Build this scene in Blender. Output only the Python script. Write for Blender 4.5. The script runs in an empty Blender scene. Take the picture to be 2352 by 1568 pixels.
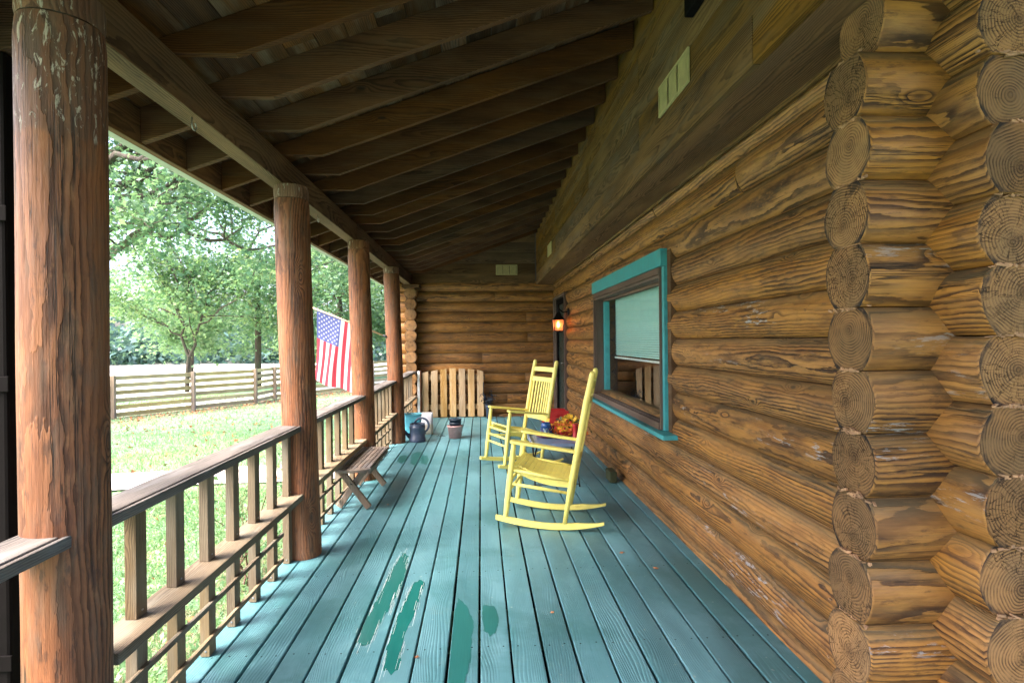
import bpy, bmesh, math, random
import numpy as np
from mathutils import Vector, Matrix
R = math.radians
random.seed(7); rng = np.random.default_rng(7)
S = bpy.context.scene
COL = S.collection

# ------------------------------------------------------------------ camera
F, W2, H2, CAMZ, ROLL = 1260.0, 1176.0, 784.0, 1.35, 0.010
yaw = math.atan((1176-1105)/F); pt = math.atan(3/F)
fw = Vector((math.sin(yaw)*math.cos(pt), math.cos(yaw)*math.cos(pt), -math.sin(pt)))
rt = Vector((math.cos(yaw), -math.sin(yaw), 0)); up = rt.cross(fw)
c_, s_ = math.cos(ROLL), -math.sin(ROLL)
rt, up = c_*rt + s_*up, -s_*rt + c_*up
cd = bpy.data.cameras.new('camera'); cam = bpy.data.objects.new('camera', cd); COL.objects.link(cam)
m3 = Matrix((rt, up, -fw)).transposed()
cam.matrix_world = Matrix.Translation((0, 0, CAMZ)) @ m3.to_4x4()
cd.sensor_width = 36; cd.lens = F/2352*36; cd.clip_start = .05; cd.clip_end = 600
S.camera = cam

# ------------------------------------------------------------------ world, sun, exposure
w = bpy.data.worlds.new("World"); S.world = w; w.use_nodes = True
nt = w.node_tree; bg = nt.nodes['Background']
sky = nt.nodes.new('ShaderNodeTexSky'); sky.sky_type = 'NISHITA'; sky.sun_disc = False
SUN_EL, SUN_AZ = R(52), R(-118)      # azimuth from +Y, clockwise; sun stands to the left, a little behind
sky.sun_elevation = SUN_EL; sky.sun_rotation = SUN_AZ
sky.air_density = .7; sky.dust_density = 5.5; sky.ozone_density = .8
nt.links.new(sky.outputs[0], bg.inputs[0]); bg.inputs[1].default_value = .15
sd = bpy.data.lights.new('sun', 'SUN'); sd.energy = 1.3; sd.angle = R(35); sd.color = (1, .96, .89)
so = bpy.data.objects.new('sun', sd); COL.objects.link(so)
sdir = Vector((math.sin(SUN_AZ)*math.cos(SUN_EL), math.cos(SUN_AZ)*math.cos(SUN_EL), math.sin(SUN_EL)))
so.rotation_euler = sdir.to_track_quat('Z', 'Y').to_euler()
S.view_settings.view_transform = 'Standard'; S.view_settings.look = 'None'
S.view_settings.exposure = 2.95; S.view_settings.gamma = 1

# ------------------------------------------------------------------ shader helpers
class NT:
    def __init__(s, name):
        s.m = bpy.data.materials.new(name); s.m.use_nodes = True; s.t = s.m.node_tree
        s.b = s.t.nodes['Principled BSDF']; s.out = s.t.nodes['Material Output']
    def n(s, typ, ins=None, **kw):
        nd = s.t.nodes.new(typ)
        for k, v in kw.items(): setattr(nd, k, v)
        for k, v in (ins or {}).items():
            if isinstance(v, bpy.types.NodeSocket): s.t.links.new(v, nd.inputs[k])
            else: nd.inputs[k].default_value = v
        return nd
    def math(s, op, a, b=0, c=0, clamp=False):
        nd = s.n('ShaderNodeMath', {0: a, 1: b, 2: c}, operation=op); nd.use_clamp = clamp; return nd.outputs[0]
    def vm(s, op, a, b=(0, 0, 0), sc=None):
        ins = {0: a, 1: b}
        if sc is not None: ins[3] = sc
        nd = s.n('ShaderNodeVectorMath', ins, operation=op)
        return nd.outputs['Value'] if op in ('LENGTH', 'DISTANCE', 'DOT_PRODUCT') else nd.outputs[0]
    def noise(s, vec, scale=5, detail=3, rough=.5, dist=0, color=False):
        nd = s.n('ShaderNodeTexNoise', {'Vector': vec, 'Scale': scale, 'Detail': detail, 'Roughness': rough, 'Distortion': dist})
        return nd.outputs[1 if color else 0]
    def ss(s, v, a, b, lo=0., hi=1.):
        nd = s.n('ShaderNodeMapRange', {0: v, 1: a, 2: b, 3: lo, 4: hi}, interpolation_type='SMOOTHSTEP'); return nd.outputs[0]
    def mix(s, f, a, b, mode='MIX'):
        nd = s.t.nodes.new('ShaderNodeMix'); nd.data_type = 'RGBA'; nd.blend_type = mode
        for k, v in ((0, f), (6, a), (7, b)):
            if isinstance(v, bpy.types.NodeSocket): s.t.links.new(v, nd.inputs[k])
            else: nd.inputs[k].default_value = (v if not isinstance(v, tuple) or len(v) == 4 else (*v, 1))
        return nd.outputs[2]
    def ramp(s, v, stops):
        nd = s.n('ShaderNodeValToRGB', {0: v}); el = nd.color_ramp.elements
        while len(el) < len(stops): el.new(.5)
        for e, (p, c) in zip(el, stops): e.position = p; e.color = (*c, 1)
        return nd.outputs[0]
    def coords(s):
        tc = s.n('ShaderNodeTexCoord').outputs['Object']
        oi = s.n('ShaderNodeObjectInfo').outputs['Random']
        at = s.n('ShaderNodeAttribute', attribute_name='rnd').outputs['Fac']
        return tc, oi, at
    def bump(s, h, dist=.002, strength=1.0, prev=None):
        ins = {'Height': h, 'Distance': dist, 'Strength': strength}
        if prev is not None: ins['Normal'] = prev
        return s.n('ShaderNodeBump', ins).outputs[0]
    def set(s, col=None, rough=None, nrm=None, **kw):
        for k, v in (('Base Color', col), ('Roughness', rough), ('Normal', nrm)):
            if v is None: continue
            if isinstance(v, bpy.types.NodeSocket): s.t.links.new(v, s.b.inputs[k])
            else: s.b.inputs[k].default_value = (*v, 1) if isinstance(v, tuple) else v
        for k, v in kw.items():
            kk = k.replace('_', ' ')
            if isinstance(v, bpy.types.NodeSocket): s.t.links.new(v, s.b.inputs[kk])
            else: s.b.inputs[kk].default_value = v
        return s.m

def swap(N, P, axis):
    """P -> (along, u, v)"""
    x = N.n('ShaderNodeSeparateXYZ', {0: P}).outputs
    o = {'X': (0, 1, 2), 'Y': (1, 0, 2), 'Z': (2, 0, 1)}[axis]
    return x[o[0]], x[o[1]], x[o[2]]

def wood(name, axis, light, mid, dark, freq=120, pith=(0, 0), warp=.02, rough=.62, stain=(.03, .02, .012), stain_amt=.5,
         grey=(.3, .29, .27), grey_amt=.0, bumpd=.0016, knot=.02, endgrain=False, var=.25, spec=.35, coat=0., weather=None, knotdens=2.0, contrast=1.0, cracks=0.0, fine=.0022, hi=None, dust_sheen=None, pithr=0.0, bk=(1.3, 7), satv=.3):
    N = NT(name); tc, oi, at = N.coords()
    rnd = N.math('ADD', oi, at)
    off = N.n('ShaderNodeCombineXYZ', {0: N.math('MULTIPLY', rnd, 37.3), 1: N.math('MULTIPLY', rnd, 11.9), 2: N.math('MULTIPLY', rnd, 23.1)}).outputs[0]
    A, U, V = swap(N, tc, axis)
    # stretched coordinates with a random shift
    def st(ka, kc):
        v = N.n('ShaderNodeCombineXYZ', {0: N.math('MULTIPLY', A, ka), 1: N.math('MULTIPLY', U, kc), 2: N.math('MULTIPLY', V, kc)}).outputs[0]
        return N.vm('ADD', v, off)
    wn = N.n('ShaderNodeTexNoise', {'Vector': st(.9, 3.2), 'Scale': 1.0, 'Detail': 2.0, 'Roughness': .45}).outputs[1]
    wn = N.vm('SUBTRACT', wn, (.5, .5, .5))
    ws = N.n('ShaderNodeSeparateXYZ', {0: wn}).outputs
    pu, pv = pith
    if pithr:
        an = N.math('MULTIPLY', rnd, 51.7)
        pu = N.math('MULTIPLY', N.math('COSINE', an), pithr); pv = N.math('MULTIPLY', N.math('SINE', an), pithr)
    u = N.math('ADD', N.math('ADD', U, pu), N.math('MULTIPLY', ws[1], warp*4))
    v = N.math('ADD', N.math('ADD', V, pv), N.math('MULTIPLY', ws[2], warp*4))
    r = N.math('SQRT', N.math('ADD', N.math('MULTIPLY', u, u), N.math('MULTIPLY', v, v)))
    # knots
    vor = N.n('ShaderNodeTexVoronoi', {'Vector': st(knotdens, knotdens*2.6), 'Scale': 1.0, 'Randomness': 1.0}).outputs['Distance']
    kz = N.math('POWER', N.ss(vor, .30, 0.0), 2.0)
    r = N.math('ADD', r, N.math('MULTIPLY', kz, knot))
    # growth rings
    r = N.math('ADD', r, N.math('MULTIPLY', N.math('SUBTRACT', N.noise(st(11, 42), 1, 3, .55), .5), fine*4))
    f = N.math('FRACT', N.math('ADD', N.math('MULTIPLY', r, freq), N.math('MULTIPLY', N.noise(st(3, 30), 1, 2), .5)))
    ring = N.math('MULTIPLY', N.ss(f, .25, .88), N.ss(f, 1.0, .93))
    ring = N.math('MULTIPLY', ring, N.ss(N.noise(st(1.5, 9), 1, 2), .3, .62, .35*contrast, 1.0*contrast))
    fib = N.noise(st(5, 260), 1, 3, .6)
    blot = N.noise(st(*bk), 1.0, 5, .62)
    col = N.mix(N.ss(blot, .33, .68), light, mid)
    col = N.mix(N.math('MULTIPLY', ring, .72, clamp=True), col, dark)
    col = N.mix(N.math('MULTIPLY', N.ss(fib, .45, .75), .35), col, dark)
    kd = N.ss(vor, .075, .03)
    col = N.mix(N.math('MULTIPLY', kd, .8), col, stain)
    st1 = N.noise(st(2.1, 12), 1.0, 5, .65, .6)
    col = N.mix(N.math('MULTIPLY', N.ss(st1, .56, .74), stain_amt), col, stain)
    if hi:
        hm = N.math('MULTIPLY', N.ss(N.noise(st(9, 30), 1.0, 5, .68), .52, .66), N.ss(N.noise(st(1.6, 8), 1, 2), .38, .6))
        col = N.mix(N.math('MULTIPLY', hm, hi[1]), col, hi[0])
        lo_ = N.math('MULTIPLY', N.ss(N.noise(st(7, 26), 1.3, 5, .7), .54, .66), .6)
        col = N.mix(lo_, col, stain)
    if dust_sheen:  # log tops greyed for settled dust and for painted-in sky reflection
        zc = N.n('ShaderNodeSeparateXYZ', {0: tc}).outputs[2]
        dm = N.math('MULTIPLY', N.ss(N.math('ADD', zc, N.math('MULTIPLY', N.math('SUBTRACT', N.noise(st(2, 14), 1, 4), .5), .06)), .040, .082), dust_sheen[1])
        col = N.mix(dm, col, dust_sheen[0])
    if grey_amt:
        g = N.noise(st(bk[0]*1.3, bk[1]*1.3), 1.3, 4, .6)
        col = N.mix(N.math('MULTIPLY', N.ss(g, .45, .7), grey_amt), col, grey)
    h = N.math('SUBTRACT', N.math('MULTIPLY', fib, .5), N.math('MULTIPLY', ring, .7))
    if cracks:
        ck = N.noise(st(1.1, 60), 1, 3, .55)
        cm = N.math('MULTIPLY', N.ss(N.math('ABSOLUTE', N.math('SUBTRACT', ck, .5)), .018, .004), N.ss(N.noise(st(2, 8), 1, 2), .5, .6))
        col = N.mix(N.math('MULTIPLY', cm, .85), col, (.012, .008, .006))
        h = N.math('SUBTRACT', h, N.math('MULTIPLY', cm, 2.5*cracks))
    if weather: # flaked pale paint patches: (colour, amount, lo)
        fl = N.noise(st(9, 45) if len(weather) < 4 else st(13, 44), 1.0, 5, .7, 0 if len(weather) < 4 else 1.4)
        pm = N.math('MULTIPLY', N.ss(fl, .56, .62), N.ss(N.noise(st(1.1, 5), 1.0, 2), weather[2], weather[2]+.1))
        if len(weather) > 3:
            zc2 = N.math('ADD', N.n('ShaderNodeSeparateXYZ', {0: tc}).outputs[2], N.math('MULTIPLY', N.math('SUBTRACT', N.noise(st(2, 20), 1, 3), .5), .07))
            zm = N.ss(zc2, weather[3]-.01, weather[3]+.012)
            col = N.mix(N.math('MULTIPLY', zm, .45), col, (.085, .055, .045))
            pm = N.math('MULTIPLY', pm, zm)
        col = N.mix(N.math('MULTIPLY', pm, weather[1]), col, weather[0])
        h = N.math('ADD', h, N.math('MULTIPLY', pm, .8))
    hv = N.n('ShaderNodeHueSaturation', {'Value': N.math('ADD', N.math('MULTIPLY', N.math('FRACT', N.math('MULTIPLY', rnd, 7.77)), 2*var), 1-var),
         'Saturation': N.math('ADD', N.math('MULTIPLY', N.math('FRACT', N.math('MULTIPLY', rnd, 3.31)), satv), 1.03-satv/2), 'Color': col}).outputs[0]
    nb = N.bump(h, bumpd)
    nb = N.bump(blot, bumpd*4, 1, nb)
    return N.set(hv, N.math('ADD', rough, N.math('MULTIPLY', ring, .12)), nb, Specular_IOR_Level=spec, Coat_Weight=coat, Coat_Roughness=.35)

def endgrain(name, axis, base, dark, rim, freq=170, grey=(.2, .19, .17), tint=None):
    N = NT(name); tc, oi, at = N.coords(); rnd = N.math('ADD', oi, at)
    A, U, V = swap(N, tc, axis)
    ou = N.math('MULTIPLY', N.math('SUBTRACT', N.math('FRACT', N.math('MULTIPLY', rnd, 5.3)), .5), .06)
    ov = N.math('MULTIPLY', N.math('SUBTRACT', N.math('FRACT', N.math('MULTIPLY', rnd, 9.1)), .5), .06)
    u0 = N.math('ADD', U, ou); v0 = N.math('ADD', V, ov)
    P = N.n('ShaderNodeCombineXYZ', {0: u0, 1: v0, 2: N.math('MULTIPLY', rnd, 31.)}).outputs[0]
    P0 = N.n('ShaderNodeCombineXYZ', {0: u0, 1: v0, 2: 0.}).outputs[0]
    wn = N.vm('SUBTRACT', N.noise(P, 9, 2, color=True), (.5, .5, .5))
    wn = N.vm('MULTIPLY', wn, (1, 1, 0)); 
    r = N.vm('LENGTH', N.vm('ADD', P0, N.vm('SCALE', wn, sc=.034)))
    f = N.math('FRACT', N.math('MULTIPLY', r, freq))
    ring = N.math('MULTIPLY', N.ss(f, .3, .85), N.ss(f, 1, .9))
    n1 = N.noise(P, 14, 5, .6); n2 = N.noise(P, 5, 3)
    col = N.mix(N.ss(n2, .35, .65), base, grey)
    col = N.mix(N.math('MULTIPLY', ring, N.ss(N.noise(P, 22, 4, .6), .35, .65, .12, .95)), col, dark)
    # darker heart, stained rim
    col = N.mix(N.math('MULTIPLY', N.ss(r, .035, .0), .45), col, dark)
    rr = N.n('ShaderNodeCombineXYZ', {0: U, 1: V, 2: 0.}).outputs[0]
    rr = N.vm('LENGTH', rr)
    col = N.mix(N.math('MULTIPLY', N.ss(rr, .088, .101), N.ss(n1, .35, .6)), col, rim)
    # radial checks
    ang = N.math('ARCTAN2', u0, v0)
    ck = N.noise(N.n('ShaderNodeCombineXYZ', {0: N.math('MULTIPLY', ang, 1.6), 1: N.math('MULTIPLY', rnd, 17.), 2: N.math('MULTIPLY', r, 6.)}).outputs[0], 3.0, 3, .6)
    cm = N.math('MULTIPLY', N.ss(N.math('ABSOLUTE', N.math('SUBTRACT', ck, .52)), .014, .003), N.ss(N.noise(P, 3, 2), .42, .55))
    col = N.mix(N.math('MULTIPLY', cm, .8), col, (.012, .009, .008))
    sp = N.ss(N.noise(P, 120, 2), .62, .75)
    col = N.mix(N.math('MULTIPLY', sp, .3), col, dark)
    dk = N.ss(N.noise(P, 7, 4, .6, .8), .66, .72)
    col = N.mix(N.math('MULTIPLY', dk, .75), col, (.02, .016, .015))
    hv = N.n('ShaderNodeHueSaturation', {'Value': N.math('ADD', N.math('MULTIPLY', N.math('FRACT', N.math('MULTIPLY', rnd, 7.77)), .5), .75), 'Saturation': 1., 'Color': col}).outputs[0]
    h = N.math('SUBTRACT', N.math('SUBTRACT', N.math('MULTIPLY', n1, .6), N.math('MULTIPLY', ring, .5)), N.math('MULTIPLY', cm, 2.))
    return N.set(hv, .85, N.bump(h, .003), Specular_IOR_Level=.15)

def plain(name, col, rough=.5, metal=0., bump=0., bscale=60, var=.12, spec=.5, dirt=None):
    N = NT(name); tc, oi, at = N.coords()
    n = N.noise(N.vm('ADD', tc, N.n('ShaderNodeCombineXYZ', {0: N.math('MULTIPLY', oi, 9.)}).outputs[0]), 18, 4, .6)
    c = N.mix(N.ss(n, .3, .7), tuple(x*(1-var) for x in col), tuple(min(1, x*(1+var)) for x in col))
    if dirt:
        c = N.mix(N.math('MULTIPLY', N.ss(N.noise(tc, 9, 5, .65), .55, .75), dirt[1]), c, dirt[0])
    kw = dict(Metallic=metal, Specular_IOR_Level=spec)
    nb = N.bump(N.noise(tc, bscale, 3), bump) if bump else None
    return N.set(c, N.ss(n, .2, .8, rough*.85, min(1, rough*1.15)), nb, **kw)

# ------------------------------------------------------------------ mesh helpers
class MB:
    def __init__(s): s.v = []; s.f = []; s.m = []; s.sm = []; s.r = []; s.cur = 0.
    def add(s, vs, fs, mat=0, smooth=False):
        o = len(s.v); s.v += [tuple(v) for v in vs]; s.r += [s.cur]*len(vs)
        for i, f in enumerate(fs):
            s.f.append(tuple(o+k for k in f)); s.m.append(mat[i] if isinstance(mat, list) else mat); s.sm.append(smooth)
        return s
    def box(s, a, b, mat=0):
        x0, y0, z0 = a; x1, y1, z1 = b
        vs = [(x0,y0,z0),(x1,y0,z0),(x1,y1,z0),(x0,y1,z0),(x0,y0,z1),(x1,y0,z1),(x1,y1,z1),(x0,y1,z1)]
        return s.add(vs, [(0,3,2,1),(4,5,6,7),(0,1,5,4),(1,2,6,5),(2,3,7,6),(3,0,4,7)], mat)
    def obox(s, c, size, M, mat=0):
        hx, hy, hz = (k/2 for k in size); c = Vector(c)
        vs = [c + M @ Vector((i*hx, j*hy, k*hz)) for k in (-1, 1) for i, j in ((-1,-1),(1,-1),(1,1),(-1,1))]
        return s.add(vs, [(0,3,2,1),(4,5,6,7),(0,1,5,4),(1,2,6,5),(2,3,7,6),(3,0,4,7)], mat)
    def bar(s, a, b, wd, ht, upv=(0,0,1), mat=0):
        a, b = Vector(a), Vector(b); d = (b-a); L = d.length; d.normalize()
        sd_ = d.cross(Vector(upv)).normalized(); u = sd_.cross(d)
        return s.obox((a+b)/2, (L, wd, ht), Matrix((d, sd_, u)).transposed(), mat)
    def tube(s, pts, rad, n=10, mat=0, cap=True, flat=1.0):
        pts = [Vector(p) for p in pts]; rad = rad if isinstance(rad, (list, tuple)) else [rad]*len(pts)
        vs = []; prev = None
        for i, p in enumerate(pts):
            d = (pts[min(i+1, len(pts)-1)] - pts[max(i-1, 0)]).normalized()
            if prev is None:
                ref = Vector((0,0,1)) if abs(d.z) < .9 else Vector((1,0,0)); a = d.cross(ref).normalized()
            else: a = (prev - d*prev.dot(d)).normalized()
            prev = a; b = d.cross(a)
            for k in range(n):
                t = 2*math.pi*k/n; vs.append(p + (a*math.cos(t) + b*math.sin(t)*flat)*rad[i])
        fs = []
        for i in range(len(pts)-1):
            for k in range(n): fs.append((i*n+k, i*n+(k+1) % n, (i+1)*n+(k+1) % n, (i+1)*n+k))
        if cap: fs.append(tuple(range(n-1, -1, -1))); fs.append(tuple((len(pts)-1)*n+k for k in range(n)))
        return s.add(vs, fs, mat, True)
    def lathe(s, prof, c=(0,0,0), n=28, mat=0, sx=1, sy=1, ax=None):
        vs = []; c = Vector(c)
        for r_, z in prof:
            for k in range(n):
                t = 2*math.pi*k/n; p = Vector((r_*math.cos(t)*sx, r_*math.sin(t)*sy, z))
                vs.append(c + (ax @ p if ax else p))
        fs = []
        for i in range(len(prof)-1):
            for k in range(n): fs.append((i*n+k, i*n+(k+1) % n, (i+1)*n+(k+1) % n, (i+1)*n+k))
        return s.add(vs, fs, mat, True)
    def prism(s, poly, f0, f1, mat=0, smooth=False):
        """poly: list of 2-D points, f0/f1 map (a,b)->3-D for the two ends"""
        n = len(poly); vs = [f0(*p) for p in poly] + [f1(*p) for p in poly]
        fs = [tuple(range(n-1, -1, -1)), tuple(range(n, 2*n))] + [(k, (k+1) % n, n+(k+1) % n, n+k) for k in range(n)]
        return s.add(vs, fs, mat, smooth)
    def build(s, name, mats, parent=None, loc=None, bevel=0, local=False, smooth_angle=None):
        me = bpy.data.meshes.new(name)
        v = np.array(s.v, dtype=np.float64)
        if loc is None: loc = (v.min(0)+v.max(0))/2
        if parent is not None and not local: base = np.array(parent.matrix_world.translation) if False else np.array(wloc(parent))
        else: base = np.zeros(3)
        loc = np.array(loc, dtype=float)
        me.from_pydata([tuple(p) for p in (v-loc)], [], s.f)
        mats = mats if isinstance(mats, (list, tuple)) else [mats]
        for m in mats: me.materials.append(m)
        me.polygons.foreach_set('material_index', s.m); me.polygons.foreach_set('use_smooth', s.sm)
        at = me.attributes.new('rnd', 'FLOAT', 'POINT'); at.data.foreach_set('value', s.r)
        bm = bmesh.new(); bm.from_mesh(me); bmesh.ops.recalc_face_normals(bm, faces=bm.faces); bm.to_mesh(me); bm.free()
        me.update()
        o = bpy.data.objects.new(name, me); COL.objects.link(o)
        o.location = tuple(loc-base)
        if parent is not None: o.parent = parent
        if bevel:
            b = o.modifiers.new('bevel', 'BEVEL'); b.width = bevel; b.segments = 2; b.limit_method = 'ANGLE'; b.angle_limit = R(40)
        return o
def wloc(o):
    l = np.array(o.location)
    while o.parent is not None: o = o.parent; l = l + np.array(o.location)
    return l
def tag(o, label=None, cat=None, group=None, kind=None):
    if label: o['label'] = label
    if cat: o['category'] = cat
    if group: o['group'] = group
    if kind: o['kind'] = kind
    return o
def empty(name, loc, rz=0):
    o = bpy.data.objects.new(name, None); COL.objects.link(o); o.location = loc; o.rotation_euler = (0, 0, rz); o.empty_display_size = .1
    return o
def copy_tree(o, parent=None):
    c = o.copy(); COL.objects.link(c)
    if parent is not None: c.parent = parent
    for ch in [x for x in COL.objects if x.parent == o]: copy_tree(ch, c)
    return c

# ------------------------------------------------------------------ materials
LOG = dict(light=(.41, .195, .052), mid=(.27, .12, .034), dark=(.038, .0145, .006), freq=125, warp=.013, knot=.026, fine=.0016, pithr=.05, hi=((.43, .21, .055), .4), dust_sheen=((.145, .13, .075), .38), stain=(.045, .022, .012), stain_amt=.45, grey=(.17, .105, .05), grey_amt=.3, bumpd=.0016, rough=.5, spec=.4, var=.13, cracks=.7, contrast=1.35, bk=(4.5, 20), satv=.06, knotdens=2.4)
M = {}
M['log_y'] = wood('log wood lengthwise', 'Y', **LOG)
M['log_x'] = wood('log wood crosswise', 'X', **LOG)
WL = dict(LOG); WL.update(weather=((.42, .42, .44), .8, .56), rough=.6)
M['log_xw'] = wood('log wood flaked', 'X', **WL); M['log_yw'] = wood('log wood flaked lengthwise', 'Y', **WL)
M['end_y'] = endgrain('log end', 'Y', (.29, .15, .06), (.06, .033, .018), (.03, .024, .022), freq=120, grey=(.21, .122, .058))
M['end_x'] = endgrain('log end side', 'X', (.30, .158, .066), (.062, .034, .019), (.03, .024, .022), freq=120, grey=(.21, .122, .058))
POST = dict(light=(.28, .108, .046), mid=(.185, .068, .03), dark=(.045, .016, .008), freq=120, warp=.014, knot=.045, fine=.0022, pithr=.055, hi=((.36, .17, .08), .35), stain=(.045, .022, .017), stain_amt=.6, grey=(.14, .095, .065), grey_amt=.45, contrast=1.2, bumpd=.002, rough=.6, knotdens=1.7, var=.08, cracks=.8, bk=(3, 16), satv=.05)
M['post'] = wood('post wood', 'Z', **POST)
M['post_flaked'] = wood('post wood with flaked top', 'Z', **POST, weather=((.50, .43, .36), .85, .30, .80))
M['post_w'] = wood('post wood bleached', 'Z', light=(.24, .12, .07), mid=(.13, .06, .035), dark=(.05, .022, .014), freq=120, pithr=.05, warp=.014, knot=.05, stain=(.03, .02, .02), stain_amt=.6, grey=(.2, .14, .1), grey_amt=.4, bumpd=.002, rough=.65, knotdens=2.5, var=.08, weather=((.45, .40, .34), .75, .36))
M['post_e'] = endgrain('post end', 'Z', (.2, .1, .05), (.06, .03, .02), (.04, .02, .02))
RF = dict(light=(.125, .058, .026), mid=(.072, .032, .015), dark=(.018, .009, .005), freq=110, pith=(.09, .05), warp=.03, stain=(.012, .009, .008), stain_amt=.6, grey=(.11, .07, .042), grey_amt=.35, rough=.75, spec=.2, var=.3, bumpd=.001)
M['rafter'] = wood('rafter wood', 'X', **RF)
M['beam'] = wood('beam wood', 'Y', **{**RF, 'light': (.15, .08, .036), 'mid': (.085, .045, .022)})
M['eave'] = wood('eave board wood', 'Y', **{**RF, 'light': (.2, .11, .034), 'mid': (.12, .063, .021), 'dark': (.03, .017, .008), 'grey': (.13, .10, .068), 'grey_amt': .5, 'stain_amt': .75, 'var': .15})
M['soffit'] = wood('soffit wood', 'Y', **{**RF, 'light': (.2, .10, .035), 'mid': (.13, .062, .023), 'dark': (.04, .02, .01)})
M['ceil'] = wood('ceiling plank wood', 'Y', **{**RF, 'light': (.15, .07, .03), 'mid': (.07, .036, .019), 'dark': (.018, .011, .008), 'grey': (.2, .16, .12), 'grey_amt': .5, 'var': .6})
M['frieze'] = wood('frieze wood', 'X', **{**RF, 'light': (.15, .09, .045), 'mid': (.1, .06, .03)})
GW = dict(light=(.235, .175, .105), mid=(.16, .115, .07), dark=(.07, .048, .032), freq=190, pith=(.06, .09), warp=.018, stain=(.06, .045, .035), stain_amt=.35, grey=(.22, .195, .155), grey_amt=.5, rough=.7, var=.16, spec=.3, bumpd=.001)
M['bal'] = wood('baluster wood', 'Z', **GW)
M['rail'] = wood('handrail wood', 'Y', **{**GW, 'light': (.16, .135, .12), 'mid': (.10, .088, .08), 'dark': (.035, .031, .029), 'grey': (.21, .205, .205), 'grey_amt': .75, 'cracks': .5})
M['midrail'] = wood('lower rail wood', 'Y', **{**GW, 'grey': (.22, .215, .17), 'grey_amt': .5})
M['bench'] = wood('bench wood', 'Y', **{**GW, 'light': (.26, .205, .17), 'mid': (.18, .14, .115), 'dark': (.05, .037, .032), 'grey': (.25, .235, .235), 'grey_amt': .55})
M['bench_leg'] = wood('bench leg wood', 'Z', **{**GW, 'light': (.24, .175, .13), 'mid': (.17, .12, .09), 'grey_amt': .5})
M['gate'] = wood('gate wood', 'Z', light=(.55, .37, .19), mid=(.44, .28, .13), dark=(.22, .12, .05), freq=130, pith=(.05, .12), warp=.02, stain=(.15, .07, .03), stain_amt=.3, grey=(.5, .4, .27), grey_amt=.5, rough=.6, var=.16, knotdens=2.2)
M['gate_rail'] = wood('gate rail wood', 'X', light=(.3, .2, .1), mid=(.25, .16, .08), dark=(.1, .06, .03), rough=.7)
M['fence'] = wood('fence wood', 'X', light=(.46, .37, .19), mid=(.36, .28, .14), dark=(.18, .13, .07), freq=60, pith=(.05, .06), rough=.8, stain=(.3, .2, .14), stain_amt=.5, grey=(.34, .33, .18), grey_amt=.5, var=.25)
M['fence_post'] = wood('fence post wood', 'Z', light=(.32, .25, .19), mid=(.25, .19, .14), dark=(.07, .05, .04), freq=60, pith=(.05, .06), rough=.8, var=.1)
M['teal'] = plain('teal trim paint', (.045, .30, .33), .45, bump=.0006, dirt=((.08, .16, .15), .4))
M['brown'] = wood('window frame wood', 'Y', light=(.19, .125, .09), mid=(.14, .09, .068), dark=(.05, .035, .03), freq=200, pith=(.05, .05), rough=.6, stain_amt=.2, var=.08)
M['brown_z'] = wood('window stile wood', 'Z', light=(.15, .10, .075), mid=(.11, .072, .055), dark=(.05, .035, .03), freq=200, pith=(.05, .05), rough=.6, stain_amt=.2, var=.08)
M['yellow'] = plain('yellow paint', (.86, .74, .19), .4, bump=.0006, bscale=70, var=.06, dirt=((.55, .40, .06), .45))
M['black'] = plain('black metal', (.012, .013, .016), .4, .6)
M['steel'] = plain('dull steel', (.35, .35, .36), .4, .9)
M['cream'] = plain('cream vent metal', (.42, .36, .17), .55, bump=.0005)
M['cream_d'] = plain('vent slots', (.06, .05, .03), .7)
M['can'] = plain('slate blue plastic', (.055, .075, .13), .38, bump=.0008, bscale=25, dirt=((.2, .2, .22), .3))
M['rose'] = plain('dull blue plastic', (.08, .2, .27), .45)
M['binblue'] = plain('turquoise plastic', (.09, .38, .5), .4)
M['tablegrey'] = plain('blue grey plastic', (.17, .23, .35), .35)
M['potpink'] = plain('clay pot', (.42, .25, .24), .8, bump=.001, dirt=((.5, .42, .42), .5))
M['potblack'] = plain('black pot plastic', (.02, .035, .055), .35)
M['soil'] = plain('soil', (.03, .022, .015), .95, bump=.004, bscale=50)
M['bag'] = plain('printed bag', (.6, .52, .42), .5, dirt=((.65, .3, .2), .7))
M['bagw'] = plain('pale bag', (.62, .62, .68), .5, dirt=((.2, .3, .5), .4))
M['red'] = plain('red painted wood', (.42, .02, .02), .45, dirt=((.2, .02, .02), .5))
M['purple'] = plain('maroon plate', (.17, .04, .08), .3)
M['bluegl'] = plain('blue glazed ceramic', (.02, .07, .22), .15)
M['candle'] = plain('green glass', (.45, .6, .5), .3)
M['petal_y'] = plain('yellow petal', (.75, .42, .03), .7, var=.3)
M['petal_o'] = plain('orange petal', (.65, .15, .02), .7, var=.3)
M['petal_r'] = plain('red berry', (.45, .01, .015), .4)
M['dkleaf'] = plain('dark leaf', (.02, .045, .02), .6)
M['gutter'] = plain('gutter metal', (.3, .36, .3), .45, dirt=((.1, .12, .07), .5))
M['downpipe'] = plain('dark brown metal', (.006, .005, .005), .8, spec=.05)
M['mossy'] = plain('mossy wood', (.035, .045, .018), .9, bump=.003, bscale=40)
M['insul'] = plain('interior wall paint', (.09, .075, .06), .9)
M['blind'] = plain('blind slat', (.55, .84, .84), .5, var=.04)
M['door'] = plain('dark green door paint', (.012, .03, .03), .3)
M['white'] = plain('white paint', (.75, .73, .74), .5)
M['shingle'] = plain('roof shingle', (.06, .055, .05), .95, bump=.003)
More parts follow.
